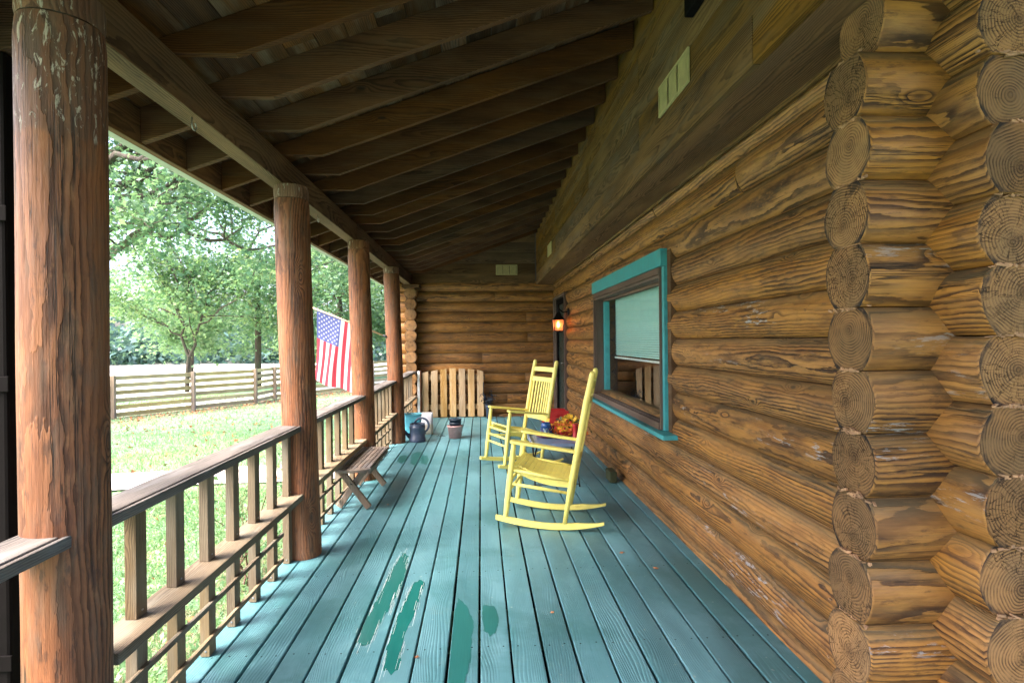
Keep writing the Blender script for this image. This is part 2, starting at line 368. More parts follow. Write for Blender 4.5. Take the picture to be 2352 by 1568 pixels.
M['bark'] = wood('bark', 'Z', light=(.13, .10, .085), mid=(.085, .065, .055), dark=(.035, .027, .022), freq=40, warp=.05, rough=.95, bumpd=.01, stain_amt=.5, grey=(.1, .13, .07), grey_amt=.6)
M['debris'] = plain('dead leaf', (.35, .14, .05), .8, var=.4)

def glass():
    N = NT('window glass'); t = N.t
    tr = N.n('ShaderNodeBsdfTransparent', {0: (.88, .97, .95, 1)}); gl = N.n('ShaderNodeBsdfGlossy', {'Color': (1, 1, 1, 1), 'Roughness': .008})
    lw = N.n('ShaderNodeLayerWeight', {'Blend': .5}); ff = N.math('POWER', lw.outputs['Facing'], 4.5); ff = N.math('ADD', N.math('MULTIPLY', ff, .9), .06)
    mx = N.n('ShaderNodeMixShader', {0: ff}); t.links.new(tr.outputs[0], mx.inputs[1]); t.links.new(gl.outputs[0], mx.inputs[2])
    t.links.new(mx.outputs[0], N.out.inputs[0]); return N.m
M['glass'] = glass()
def emis(name, col, st):
    N = NT(name); return N.set(col, .4, None, Emission_Color=(*col, 1), Emission_Strength=st)
M['bulb'] = emis('bulb glow', (1, .36, .08), 5.0)
def lampglass():
    N = NT('lantern glass'); N.t.nodes.remove(N.b)
    tr = N.n('ShaderNodeBsdfTransparent', {0: (1, .62, .55, 1)}); tl = N.n('ShaderNodeBsdfTranslucent', {0: (.9, .5, .45, 1)})
    mx = N.n('ShaderNodeMixShader', {0: .45}); N.t.links.new(tr.outputs[0], mx.inputs[1]); N.t.links.new(tl.outputs[0], mx.inputs[2])
    N.t.links.new(mx.outputs[0], N.out.inputs[0]); return N.m
M['lampglass'] = lampglass()

def leafmat(name, c1, c2, c3, trans=.5):
    N = NT(name); at = N.n('ShaderNodeAttribute', attribute_name='rnd').outputs['Fac']
    col = N.ramp(at, [(0, c1), (.55, c2), (1, c3)])
    pr = N.n('ShaderNodeBsdfPrincipled', {'Base Color': col, 'Roughness': .42, 'Specular IOR Level': .5})
    tl = N.n('ShaderNodeBsdfTranslucent', {0: N.mix(.5, col, (.3, .5, .17))})
    mx = N.n('ShaderNodeMixShader', {0: trans}); N.t.links.new(pr.outputs[0], mx.inputs[1]); N.t.links.new(tl.outputs[0], mx.inputs[2])
    N.t.links.new(mx.outputs[0], N.out.inputs[0]); N.t.nodes.remove(N.b); return N.m
M['leaf'] = leafmat('maple leaf', (.015, .055, .04), (.07, .175, .11), (.18, .28, .14), .5)
M['leaf2'] = leafmat('young tree leaf', (.025, .085, .045), (.095, .21, .10), (.25, .32, .12), .5)
M['leaf3'] = leafmat('far leaf', (.045, .11, .06), (.11, .22, .12), (.22, .32, .15), .5)
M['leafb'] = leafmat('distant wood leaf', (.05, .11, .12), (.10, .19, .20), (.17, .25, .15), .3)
M['needle'] = leafmat('pine needle', (.03, .09, .045), (.06, .14, .07), (.1, .18, .08), .4)
M['grass'] = leafmat('grass blade', (.09, .19, .09), (.17, .30, .15), (.28, .35, .14), .4)

def deckmat():
    N = NT('painted deck'); tc, oi, at = N.coords()
    x = N.n('ShaderNodeSeparateXYZ', {0: tc}).outputs
    P = N.n('ShaderNodeCombineXYZ', {0: x[0], 1: x[1], 2: N.math('MULTIPLY', at, 31.)}).outputs[0]
    def st(a, b): return N.vm('MULTIPLY', P, (a, b, 1))
    wn = N.vm('SUBTRACT', N.noise(st(3, .8), 1, 2, color=True), (.5, .5, .5)); ws = N.n('ShaderNodeSeparateXYZ', {0: wn}).outputs
    r = N.math('ADD', N.math('ABSOLUTE', N.math('ADD', x[0], N.math('ADD', at, 0))), N.math('MULTIPLY', ws[0], .22))
    f = N.math('FRACT', N.math('MULTIPLY', r, 95.)); ring = N.math('MULTIPLY', N.ss(f, .2, .8), N.ss(f, 1, .92))
    ring = N.math('MULTIPLY', ring, N.ss(N.noise(st(6, 1), 1, 2), .35, .65))
    fib = N.noise(st(230, 4), 1, 3, .6)
    n1 = N.noise(st(2.2, .9), 1, 5, .62); n2 = N.noise(st(9, 5), 1, 5, .65)
    c = N.mix(N.ss(n1, .32, .68), (.07, .195, .225), (.12, .272, .315))
    c = N.mix(N.math('MULTIPLY', ring, .42), c, (.035, .125, .155))
    c = N.mix(N.math('MULTIPLY', N.ss(n2, .5, .75), .4), c, (.165, .335, .38))
    big = N.noise(tc, 1.1, 6, .68, .5)
    c = N.mix(N.math('MULTIPLY', N.ss(big, .48, .62), .55), c, (.035, .135, .14))
    scuff = N.noise(N.vm('MULTIPLY', tc, (22, 5, 1)), 1, 6, .72)
    c = N.mix(N.math('MULTIPLY', N.ss(scuff, .62, .72), .4), c, (.21, .36, .38))
    c = N.mix(N.math('MULTIPLY', N.ss(N.noise(P, 3.1, 6, .7), .6, .8), .5), c, (.20, .26, .22))
    c = N.mix(N.math('MULTIPLY', N.ss(N.noise(P, 38, 2, .5), .72, .78), .6), c, (.35, .4, .36))
    c = N.mix(N.math('MULTIPLY', N.ss(N.noise(P, 55, 2, .5), .74, .79), .6), c, (.03, .06, .05))
    c = N.mix(N.math('MULTIPLY', N.ss(fib, .5, .75), .22), c, (.03, .12, .13))
    hv = N.n('ShaderNodeHueSaturation', {'Value': N.math('ADD', N.math('MULTIPLY', at, .28), .86), 'Color': c}).outputs[0]
    h = N.math('SUBTRACT', N.math('MULTIPLY', fib, .7), ring)
    return N.set(hv, N.ss(n1, .3, .7, .36, .58), N.bump(n2, .002, 1, N.bump(h, .0012)), Specular_IOR_Level=.5)
M['deck'] = deckmat()
def wetmat():
    N = NT('wet deck paint'); tc, oi, at = N.coords()
    n = N.noise(N.vm('MULTIPLY', tc, (9, 2, 1)), 2, 4)
    fib = N.noise(N.vm('MULTIPLY', tc, (200, 4, 1)), 1, 3)
    return N.set(N.mix(n, (.008, .10, .09), (.016, .15, .135)), N.ss(n, .35, .65, .04, .22), N.bump(fib, .0006), Specular_IOR_Level=.6)
M['wet'] = wetmat()
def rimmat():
    N = NT('puddle rim with painted reflection'); tc, oi, at = N.coords()
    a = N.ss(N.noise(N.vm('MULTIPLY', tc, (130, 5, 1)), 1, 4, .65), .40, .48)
    return N.set(N.mix(a, (.03, .14, .13), (.85, .9, .92)), .12, N.bump(a, .001), Specular_IOR_Level=.8)  # white streaks put the sky's reflection into the rim colour
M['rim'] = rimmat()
M['glint'] = plain('painted sky glint', (.75, .82, .84), .1)  # pale colour stands in for sky glints on the water
def dampmat():
    N = NT('damp deck paint'); tc, oi, at = N.coords()
    fib = N.noise(N.vm('MULTIPLY', tc, (200, 4, 1)), 1, 3)
    return N.set(N.mix(fib, (.010, .095, .09), (.02, .14, .13)), .42, N.bump(fib, .001))
M['damp'] = dampmat()

def groundmat():
    N = NT('lawn'); g = N.n('ShaderNodeNewGeometry').outputs['Position']
    xy = N.n('ShaderNodeSeparateXYZ', {0: g}).outputs
    n0 = N.noise(g, .35, 4, .6); n1 = N.noise(g, 3.0, 5, .65); n2 = N.noise(g, 30, 3, .6); n3 = N.noise(g, 1.1, 4, .6)
    c = N.mix(N.ss(n1, .35, .65), (.13, .25, .13), (.22, .35, .19))
    c = N.mix(N.ss(n2, .42, .7), c, (.10, .19, .09))
    c = N.mix(N.math('MULTIPLY', N.ss(n0, .45, .65), .6), c, (.17, .25, .08))
    # distance of the point in front of the fence line
    fd = N.math('ADD', N.math('MULTIPLY', N.math('ADD', xy[0], 10.811), .878), N.math('MULTIPLY', N.math('SUBTRACT', xy[1], 16.761), -.479))
    band = N.math('MULTIPLY', N.ss(N.math('ADD', fd, N.math('MULTIPLY', n3, 1.4)), 2.9, 1.6), N.ss(fd, -.6, -.1))
    litter = N.math('MULTIPLY', band, N.ss(n1, .36, .52))
    c = N.mix(litter, c, N.mix(N.ss(n2, .4, .6), (.05, .035, .03), (.2, .13, .1)))
    lp = N.math('MULTIPLY', N.ss(n3, .60, .68), N.ss(n2, .4, .55))
    c = N.mix(N.math('MULTIPLY', lp, .8), c, (.22, .13, .07))
    beyond = N.ss(fd, -.25, -.5)
    grav = N.math('MULTIPLY', N.ss(fd, -2.6, -2.2), beyond)
    c = N.mix(grav, c, N.mix(N.ss(n2, .4, .6), (.2, .2, .19), (.62, .62, .62)))
    far = N.ss(fd, -5.2, -6.2)
    c = N.mix(far, c, (.62, .62, .56))
    fence_far = N.ss(fd, -46, -50)
    c = N.mix(fence_far, c, (.10, .2, .08))
    near = N.math('MULTIPLY', N.ss(xy[0], -2.7, -1.9), N.ss(n1, .42, .55))
    c = N.mix(N.math('MULTIPLY', near, .7), c, (.16, .10, .065))
    return N.set(c, .9, N.bump(n2, .03, 1, N.bump(n1, .05)), Specular_IOR_Level=.2)
M['lawn'] = groundmat()
M['path'] = plain('pale concrete', (.55, .5, .44), .9, bump=.003, bscale=40, dirt=((.36, .34, .28), .5))

# ================================================================== SETTING
def gz(x, y):
    d = math.hypot(x+1, y*.8); t = min(1, max(0, (d-4)/14)); t = t*t*(3-2*t)
    return -.45 - .40*t
mb = MB()
xs = list(np.concatenate([np.linspace(-300, -60, 9), np.linspace(-50, -16, 18), np.linspace(-15, 3, 46), np.linspace(6, 300, 12)]))
ys = list(np.concatenate([np.linspace(-120, -6, 8), np.linspace(-4, 20, 60), np.linspace(22, 60, 20), np.linspace(70, 420, 12)]))
vs = [(x, y, gz(x, y) + (.012*math.sin(x*5.1+y*2.3)*math.sin(y*4.1-x) if abs(x) < 20 and y < 25 else 0)) for y in ys for x in xs]
nx = len(xs)
fs = [(j*nx+i, j*nx+i+1, (j+1)*nx+i+1, (j+1)*nx+i) for j in range(len(ys)-1) for i in range(nx-1)]
mb.add(vs, fs, 0, True)
tag(mb.build('lawn_ground', M['lawn'], loc=(0, 0, 0)), kind='structure')

mb = MB()
N_ = 40
L_, Rr = [], []
for i in range(N_+1):
    t = i/N_; x = -16 + t*14.6
    yc = 7.6 + .35*math.sin(x*.25+1.2) + .04*math.sin(x*3)
    L_.append((x, yc-.48+.02*random.random(), gz(x, yc)+.03)); Rr.append((x, yc+.5+.02*random.random(), gz(x, yc)+.03))
mb.add(L_+Rr, [(i, i+1, N_+1+i+1, N_+1+i) for i in range(N_)], 0)
tag(mb.build('garden_path', M['path'], loc=(0, 0, 0)), kind='structure')

# deck
mb = MB()
gaps = [-1.262, -1.135, -.993, -.862, -.722, -.582, -.441, -.299, -.155, -.019, .116, .256, .395, .537, .682, .825, .967, 1.113, 1.255, 1.40]
for i in range(len(gaps)-1):
    mb.cur = (i*.377) % 1.0
    g = .0048 + .0022*((i*7) % 3)
    mb.box((gaps[i]+g*.8, -2.5, -.034), (gaps[i+1]-g*.8, 9.72, 0))
for i in range(len(gaps)-1):
    for k in range(16):
        for dx in (.25, .75):
            x = gaps[i]+(gaps[i+1]-gaps[i])*dx+random.uniform(-.004, .004); y = -2.38+k*.8+random.uniform(-.008, .008)
            mb.add([(x+.0042*math.cos(t*math.pi/3), y+.0042*math.sin(t*math.pi/3), .0006) for t in range(6)], [tuple(range(6))], 1)
deck = mb.build('porch_deck', [M['deck'], M['downpipe']], loc=(0, 0, 0), bevel=.004); tag(deck, kind='structure')
mb = MB()
mb.box((-1.235, -2.5, -.25), (-1.20, 9.7, -.036))
for k in range(16): mb.box((-1.2, -2.4+k*.8, -.22), (1.4, -2.36+k*.8, -.036))
for y in (-1.8, .6, 2.9, 5.2, 7.5, 9.5): mb.box((-1.19, y, -.9), (-1.05, y+.14, -.224))
tag(mb.build('deck_frame', M['downpipe'], loc=(0, 0, 0)), kind='structure')

# puddles and damp marks on the boards (real thin films that follow each board)
def inpoly(x, y, P):
    c = False
    for i in range(len(P)):
        x1, y1 = P[i]; x2, y2 = P[i-1]
        if (y1 > y) != (y2 > y) and x < (x2-x1)*(y-y1)/(y2-y1)+x1: c = not c
    return c
def film(name, poly, mat, label, th=.0016, group=None):
    if mat is M['wet']:
        mx_ = sum(p[0] for p in poly)/len(poly); poly = [(mx_+(p[0]-mx_)*1.3, p[1]) for p in poly]
    pts = []
    for i in range(len(poly)):
        a = Vector((*poly[i], 0)); b = Vector((*poly[(i+1) % len(poly)], 0)); n = max(2, int((b-a).length/.018))
        for k in range(n):
            p = a.lerp(b, k/n); pts.append((p.x+random.uniform(-.004, .004), p.y+random.uniform(-.015, .015)))
    cx = sum(p[0] for p in pts)/len(pts); cy = sum(p[1] for p in pts)/len(pts)
    bm = bmesh.new(); vv = [bm.verts.new((x, y, .0012)) for x, y in pts]
    f = bm.faces.new(vv)
    if f.normal.z < 0: f.normal_flip()
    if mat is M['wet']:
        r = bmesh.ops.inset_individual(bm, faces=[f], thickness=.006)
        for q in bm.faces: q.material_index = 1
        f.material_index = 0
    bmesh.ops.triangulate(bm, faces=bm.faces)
    if mat is M['wet']:                       # thin pale streaks along the grain, painted sky glints round the edge
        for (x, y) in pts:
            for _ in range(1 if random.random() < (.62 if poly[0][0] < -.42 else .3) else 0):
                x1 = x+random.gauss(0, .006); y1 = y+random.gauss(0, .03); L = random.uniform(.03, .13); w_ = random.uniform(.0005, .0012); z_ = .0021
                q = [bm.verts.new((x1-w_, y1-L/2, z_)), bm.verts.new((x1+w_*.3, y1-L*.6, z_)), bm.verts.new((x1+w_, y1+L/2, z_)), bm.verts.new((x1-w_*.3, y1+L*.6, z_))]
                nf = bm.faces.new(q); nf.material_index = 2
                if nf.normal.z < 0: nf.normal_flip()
    for g in gaps[1:-1]:
        for sgn in (-1, 1):
            bmesh.ops.bisect_plane(bm, geom=bm.verts[:]+bm.edges[:]+bm.faces[:], plane_co=(g+sgn*.010, 0, 0), plane_no=(1, 0, 0))
        kill = [q for q in bm.faces if abs(q.calc_center_median().x-g) < .0098]
        bmesh.ops.delete(bm, geom=kill, context='FACES')
    for v in bm.verts: v.co.x -= cx; v.co.y -= cy
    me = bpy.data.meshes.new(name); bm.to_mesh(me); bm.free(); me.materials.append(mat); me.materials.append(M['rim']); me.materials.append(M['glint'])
    o = bpy.data.objects.new(name, me); COL.objects.link(o); o.location = (cx, cy, 0)
    tag(o, label, 'puddle' if mat is M['wet'] else 'stain', group); return o
PUD = [[(-0.5134, 3.5372), (-0.4789, 3.4857), (-0.4609, 3.1263), (-0.4817, 2.8476), (-0.497, 2.7074), (-0.5135, 2.4805), (-0.534, 2.4535), (-0.5633, 2.5004), (-0.5718, 2.7131), (-0.5563, 2.791), (-0.5456, 3.0096), (-0.5376, 3.2946)], [(-0.3558, 3.1308), (-0.3411, 3.0663), (-0.3491, 2.7549), (-0.3702, 2.5358), (-0.3577, 2.2905), (-0.3798, 2.2515), (-0.4071, 2.2804), (-0.4194, 2.4419), (-0.4156, 2.6449), (-0.4081, 2.8633), (-0.3929, 3.0704)], [(-0.1333, 2.8969), (-0.0784, 2.7747), (-0.0448, 2.6353), (-0.0544, 2.5291), (-0.0593, 2.3107), (-0.0863, 2.1287), (-0.0922, 2.0818), (-0.1477, 2.0858), (-0.1469, 2.2478), (-0.1511, 2.4697), (-0.1485, 2.6809)], [(-0.0033, 2.7896), (0.0524, 2.8021), (0.0704, 2.6642), (0.0605, 2.5551), (0.0273, 2.506), (0.0005, 2.5684), (-0.0085, 2.6895)], [(-0.9608, 6.2364), (-0.9715, 6.5357), (-0.919, 6.5752), (-0.8615, 6.458), (-0.8599, 6.2261), (-0.9013, 6.1304)], [(-0.7954, 6.1196), (-0.8404, 6.6011), (-0.7989, 6.7487), (-0.726, 6.741), (-0.6896, 6.5064), (-0.6964, 6.2094), (-0.724, 5.9593)], [(-0.6809, 6.1081), (-0.6978, 6.474), (-0.6449, 6.5241), (-0.6124, 6.3039), (-0.6115, 6.0236)]]
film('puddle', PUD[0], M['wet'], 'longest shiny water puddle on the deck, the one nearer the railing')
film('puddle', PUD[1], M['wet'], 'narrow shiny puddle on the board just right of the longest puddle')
film('damp_stain', PUD[2], M['damp'], 'large dark green damp stain reaching the bottom edge of the photo', .0006)
film('damp_stain', PUD[3], M['damp'], 'small squarish dark green damp stain right of the large damp stain', .0006)
film('damp_stain', PUD[4], M['damp'], 'leftmost of the three far damp stains beyond the slatted bench', .0006)
film('damp_stain', PUD[5], M['damp'], 'middle and biggest of the three far damp stains beyond the slatted bench', .0006)
film('damp_stain', PUD[6], M['damp'], 'rightmost of the three far damp stains beyond the slatted bench', .0006)

# ================================================================== LOG CABIN
PITCH = .186
def logprof(n=9, hw=.104, hh=.0912, rr=.120):
    pts = []; a = math.asin(hh/rr)
    for k in range(n):
        t = -a + 2*a*k/(n-1); pts.append((rr*math.cos(t)-(rr-hw), rr*math.sin(t)))
    left = [(-x, -y) for x, y in pts]
    return pts + left
def log(axis, a, b, c1, zc, parent, mats, sag=True, flatcut=None, name='log'):
    """axis 'Y': runs in y at x=c1; axis 'X': runs in x at y=c1; mats [side, end]"""
    q0 = random.uniform(.965, 1.03); prof = [(p*q0, q) for p, q in logprof()]; n = len(prof); mb = MB(); L = b-a
    seg = max(2, int(L/.16)); ph = random.uniform(0, 6); ph2 = random.uniform(0, 6); am = random.uniform(.0015, .004)
    sec = [0, .006] + [L*i/seg for i in range(1, seg)] + [L-.006, L]
    vs = []
    for j, s_ in enumerate(sec):
        k = 1.0 if 0 < j < len(sec)-1 else .965
        for i, (p, q) in enumerate(prof):
            wob = 1 + am/.1*math.sin(s_*2.3+ph+i*.5)+ am/.14*math.sin(s_*6.1+ph2+i)
            p2, q2 = p*k*wob, q*(1 if abs(q) > .09 else k)
            vs.append((c1+p2, a+s_, zc+q2) if axis == 'Y' else (a+s_, c1+p2, zc+q2))
    fs = []; ms = []
    for j in range(len(sec)-1):
        for i in range(n):
            fs.append((j*n+i, j*n+(i+1) % n, (j+1)*n+(i+1) % n, (j+1)*n+i)); ms.append(0)
    fs.append(tuple(range(n))); ms.append(1); fs.append(tuple((len(sec)-1)*n+i for i in range(n))); ms.append(1)
    mb.add(vs, fs, ms, True)
    for i in range(len(mb.f)):
        if mb.m[i] == 1: mb.sm[i] = False
    return mb.build(name, mats, parent)

cabin = empty('log_cabin', (1.4, 1.6, 0))
tag(cabin, 'golden brown log cabin with round log corners and a teal trimmed window', 'house')
def wallobj(name): 
    o = empty(name, (0, 0, 0)); o.parent = cabin; o.location = tuple(-wloc(cabin)); return o
WX, CY1 = 1.415, 1.60
# side wall running away from the corner
sw = MB(); sw.box((1.47, 1.7, -.4), (1.50, 3.80, 2.5)); sw.box((1.47, 6.2, -.4), (1.50, 8.4, 2.5)); sw.box((1.47, 3.80, -.4), (1.50, 6.2, .775)); sw.box((1.47, 3.8, 1.83), (1.50, 6.2, 2.5)); sw.box((1.47, 8.4, 2.1), (1.50, 9.9, 2.5))
side = sw.build('side_wall', M['insul'], cabin)
for k in range(-1, 13):
    z = .140 + PITCH*k
    if k == 12: z = 2.372
    segs = [(1.37 + random.uniform(-.02, .02), 8.42 if k <= 10 else 9.86)]
    if 4 <= k <= 9: segs = [(segs[0][0], 3.86), (6.10, 8.42)]
    out = []
    for (a, b) in segs:                      # butt joints with a thin dark gap
        if b-a > 3 and k % 3 != 1:
            j = {0: 4.9, 1: 3.1, 2: 6.9, 3: 5.2, -1: 4.7, 11: 2.75, 10: 2.62, 6: 0, 5: 0, 8: 0}.get(k, random.uniform(2.6, 7.5))
            if j and a+1 < j < b-.6: out += [(a, j-.0025), (j+.0025, b)]; continue
        out.append((a, b))
    for i, (a, b) in enumerate(out):
        log('Y', a, b, WX, z, side, [M['log_yw'] if (i == 0 and k in (0, 2, 4, 6, 7)) else M['log_y'], M['end_y']])
# front wall, its log ends poke past the corner
fwm = MB(); fwm.box((1.50, 1.66, -.4), (4.0, 1.69, 2.6)); front = fwm.build('front_wall', M['insul'], cabin)
for j in range(-7, 7):
    z = 1.157 + PITCH*j
    a = 1.11 + random.uniform(-.012, .012) + (.05 if j == 6 else 0)
    log('X', a, 3.9, CY1, z, front, [M['log_xw'] if j in (0, 2, -2, -4, -5, 1, -1) else M['log_x'], M['end_x']])
M['chink'] = plain('torn wood fibre', (.34, .19, .10), .95, bump=.004, bscale=90, var=.4)
def chink(pts, parent):
    for (x, y, z, ax) in pts:
        m = MB()
        for k in range(15):
            u = random.gauss(0, .035); Mx = Matrix.Rotation(random.uniform(-.5, .5), 3, 'Y' if ax == 'Y' else 'X') @ Matrix.Rotation(random.uniform(-.4, .4), 3, 'Z')
            a_, b_, c_2 = random.uniform(.008, .026), random.uniform(.004, .010), random.uniform(.002, .008)
            zz_ = z+random.gauss(0, .0035)
            if ax == 'Y': m.obox((x+u, y-.001, zz_), (a_, b_, c_2), Mx)
            else: m.obox((x-.001, y+u, zz_), (b_, a_, c_2), Mx)
        m.build('torn_fibre', M['chink'], parent)
chink([(WX, 1.372, .047+PITCH*k, 'Y') for k in range(0, 13)], side)
chink([(1.112, CY1, 1.064+PITCH*k, 'X') for k in range(-6, 7)], front)
# back wall
bwm = MB(); bwm.box((-1.25, 10.0, -.4), (1.49, 10.03, 3.4)); back = bwm.build('back_wall', M['insul'], cabin)
BY = 9.955
for k in range(-1, 13):
    z = .116 + .184*k
    a, b = -1.52 + random.uniform(-.01, .01), 1.44
    if k % 2: 
        j = random.uniform(-.4, .9); segs = [(a, j-.002), (j+.002, b)]
    else: segs = [(a, b)]
    for s0, s1 in segs: log('X', s0, s1, BY, z, back, [M['log_x'], M['end_x']])
for k in range(13):
    z = 2.18 - .185*k + (0)
    log('Y', 9.60+random.uniform(-.01, .01), 11.5, -1.22, z, back, [M['log_y'], M['end_y']])
mb = MB(); mb.box((-1.36, 9.58, 2.275), (-1.06, 11.5, 2.335)); mb.build('wall_plate', M['beam'], back, bevel=.004)
for i, (z0, z1) in enumerate([(2.372, 2.545), (2.549, 2.73), (2.734, 2.92), (2.924, 3.11), (3.114, 3.4)]):
    mb = MB(); mb.box((-1.3, 9.862, z0), (.985, 9.892, z1)); mb.build('frieze_board', M['frieze'], back, bevel=.002)
# eave box: vertical boards and soffit under the main roof
zb = [2.345, 2.53, 2.732, 2.93, 3.12, 3.32, 3.55]
for i in range(6):
    mb = MB()
    cuts = [(-2.6, 1.95), (1.955, 5.0), (5.005, 9.86)] if i % 2 == 0 else [(-2.6, 3.4), (3.405, 7.3), (7.305, 9.86)]
    for q, (y0, y1) in enumerate(cuts):
        mb = MB(); mb.box((1.0 + (.004 if i % 2 else 0), y0, zb[i]+.0015), (1.03, y1, zb[i+1]-.0015)); mb.build('eave_board', M['eave'], cabin, bevel=.002)
mb = MB(); mb.box((1.031, -2.6, 2.347), (1.42, 9.85, 2.365)); mb.build('soffit', M['soffit'], cabin)
mb = MB(); mb.box((1.285, -2.6, 2.326), (1.30, 9.85, 2.3465)); mb.build('soffit_trim', M['eave'], cabin)
# interior shell so the window looks into a dim room
mb = MB()
mb.box((1.5, 1.7, -.05), (4.4, 9.9, -.02)); mb.box((4.4, 1.7, -.05), (4.43, 9.9, 2.5)); mb.box((1.5, 1.7, 2.42), (4.4, 9.9, 2.45)); mb.box((1.5, 9.9, 0), (4.4, 9.93, 2.45))
mb.build('interior', M['insul'], cabin)
# lathe of the main roof above the eave box
mb = MB(); mb.prism([(.98, 3.5), (6, 5.2), (6, 5.3), (.98, 3.6)], lambda a, b: (a, -2.6, b), lambda a, b: (a, 12, b)); mb.build('main_roof', M['shingle'], cabin)

# ---- window (part of the cabin)
win = MB()
YA, YB = 3.79, 6.18
win.box((1.262, YA, 1.862), (1.40, YB, 1.985))                # header board
window = win.build('window', M['teal'], cabin, bevel=.003)
mb = MB(); mb.box((1.285, 3.79, .70), (1.47, 3.834, 1.861)); mb.build('casing', M['teal'], window, bevel=.002)
mb = MB(); mb.box((1.31, 3.72, .66), (1.46, 3.788, 1.97)); mb.build('casing_backing', M['soffit'], window)
mb = MB(); mb.box((1.215, 3.62, .665), (1.42, 6.17, .697)); mb.build('window_sill', M['teal'], window, bevel=.003)
for a, b in (((1.264, 3.8495, 1.812), (1.372, 6.14, 1.858)), ((1.256, 3.8495, .70), (1.372, 6.14, .752)), ((1.285, 3.85, 1.790), (1.372, 6.10, 1.8115)), ((1.285, 3.85, .7525), (1.372, 6.10, .758)), ((1.373, 3.85, .759), (1.43, 6.10, .775)), ((1.373, 3.85, 1.768), (1.43, 6.10, 1.7895))):
    mb = MB(); mb.box(a, b); mb.build('window_frame', M['brown'], window, bevel=.003)
mb = MB(); mb.box((1.268, 3.835, .70), (1.43, 3.849, 1.858)); mb.build('frame_stile', M['brown_z'], window, bevel=.002)
mb = MB(); mb.box((1.266, 6.101, .7585), (1.332, 6.14, 1.7895)); mb.build('frame_stile', M['brown_z'], window, bevel=.002)
mb = MB(); mb.box((1.290, 6.088, .7585), (1.372, 6.1005, 1.7895)); mb.build('frame_stile', M['brown_z'], window, bevel=.002)
mb = MB(); mb.box((1.373, 6.03, .7755), (1.43, 6.10, 1.7675)); mb.build('inner_stile', M['teal'], window, bevel=.002)
mb = MB(); mb.add([(1.40, 3.8495, .7755), (1.40, 6.0295, .7755), (1.40, 6.0295, 1.7675), (1.40, 3.8495, 1.7675)], [(0, 1, 2, 3)]); mb.build('pane', M['glass'], window)
mb = MB()
zz = 1.80
while zz > 1.165:
    mb.obox((1.49, 4.94, zz), (.024, 2.10, .0012), Matrix.Rotation(R(50), 3, 'Y')); zz -= .0205
for y in (4.1, 5.0, 5.7): mb.box((1.472, y, 1.15), (1.4735, y+.003, 1.8))
mb.build('blind', M['blind'], window)
mb = MB(); mb.box((1.475, 3.88, 1.142), (1.505, 6.0, 1.160)); mb.build('blind_rail', M['white'], window, bevel=.002)
# ---- door
dm = MB(); dm.box((1.335, 8.62, .03), (1.375, 9.46, 2.03)); door = dm.build('door', M['door'], cabin, bevel=.002)
for a, b in (((1.285, 8.425, 0), (1.38, 8.47, 2.09)), ((1.30, 8.4705, 0), (1.38, 8.53, 2.045)), ((1.285, 9.60, 0), (1.38, 9.73, 2.09)), ((1.30, 9.47, 0), (1.38, 9.5995, 2.045)), ((1.285, 8.4705, 2.0455), (1.38, 9.5995, 2.09))):
    mb = MB(); mb.box(a, b); mb.build('door_frame', M['brown_z'], door, bevel=.004)
mb = MB(); mb.box((1.31, 8.54, .03), (1.334, 9.46, .16)); mb.box((1.31, 8.54, 1.94), (1.334, 9.46, 2.03)); mb.box((1.31, 8.54, .16), (1.334, 8.64, 1.94)); mb.box((1.31, 9.36, .16), (1.334, 9.46, 1.94)); mb.build('screen_frame', M['downpipe'], door)
mb = MB(); mb.tube([(1.29, 8.6, .98), (1.27, 8.6, .98), (1.265, 8.64, .98)], .011); mb.build('handle', M['steel'], door)

# ---- vents
def vent(loc, axis, wd, ht, label):
    e = empty('vent_grille', loc); tag(e, label, 'vent')
    def P(u, d, z): return (loc[0]+d, loc[1]+u, loc[2]+z) if axis == 'Y' else (loc[0]+u, loc[1]+d, loc[2]+z)
    def bx(m, u0, u1, d0, d1, z0, z1):
        a, b = P(u0, d0, z0), P(u1, d1, z1); m.box(tuple(min(p, q) for p, q in zip(a, b)), tuple(max(p, q) for p, q in zip(a, b)))
    m = MB(); t = .012
    bx(m, -wd/2, wd/2, -.010, 0, -ht/2, -ht/2+t); bx(m, -wd/2, wd/2, -.010, 0, ht/2-t, ht/2)
    bx(m, -wd/2, -wd/2+t, -.010, 0, -ht/2+t, ht/2-t); bx(m, wd/2-t, wd/2, -.010, 0, -ht/2+t, ht/2-t); m.build('frame', M['cream'], e)
    m = MB(); bx(m, -wd/2+t, wd/2-t, -.002, 0, -ht/2+t, ht/2-t); m.build('backing', M['cream_d'], e)
    m = MB()
    for k in range(3):
        u0 = -wd/2+t+(wd-2*t)*k/3; u1 = u0+(wd-2*t)/3-.010
        n = 13
        for i in range(n):
            z0 = -ht/2+t+(ht-2*t)*i/n; bx(m, u0, u1, -.008, -.003, z0, z0+(ht-2*t)/n*.72)
        bx(m, u0, u0+.01, -.008, -.003, -ht/2+t, ht/2-t)
    m.build('louvre_panel', M['cream'], e)
vent((1.0, 2.765, 2.648), 'Y', .43, .165, 'cream louvred vent in the dark eave boards above the near end of the window')
vent((1.0, 7.85, 2.648), 'Y', .43, .165, 'cream louvred vent in the eave boards at their far end above the lantern')
vent((.47, 9.86, 2.612), 'X', .385, .18, 'cream louvred vent on the back wall just under the rafters')

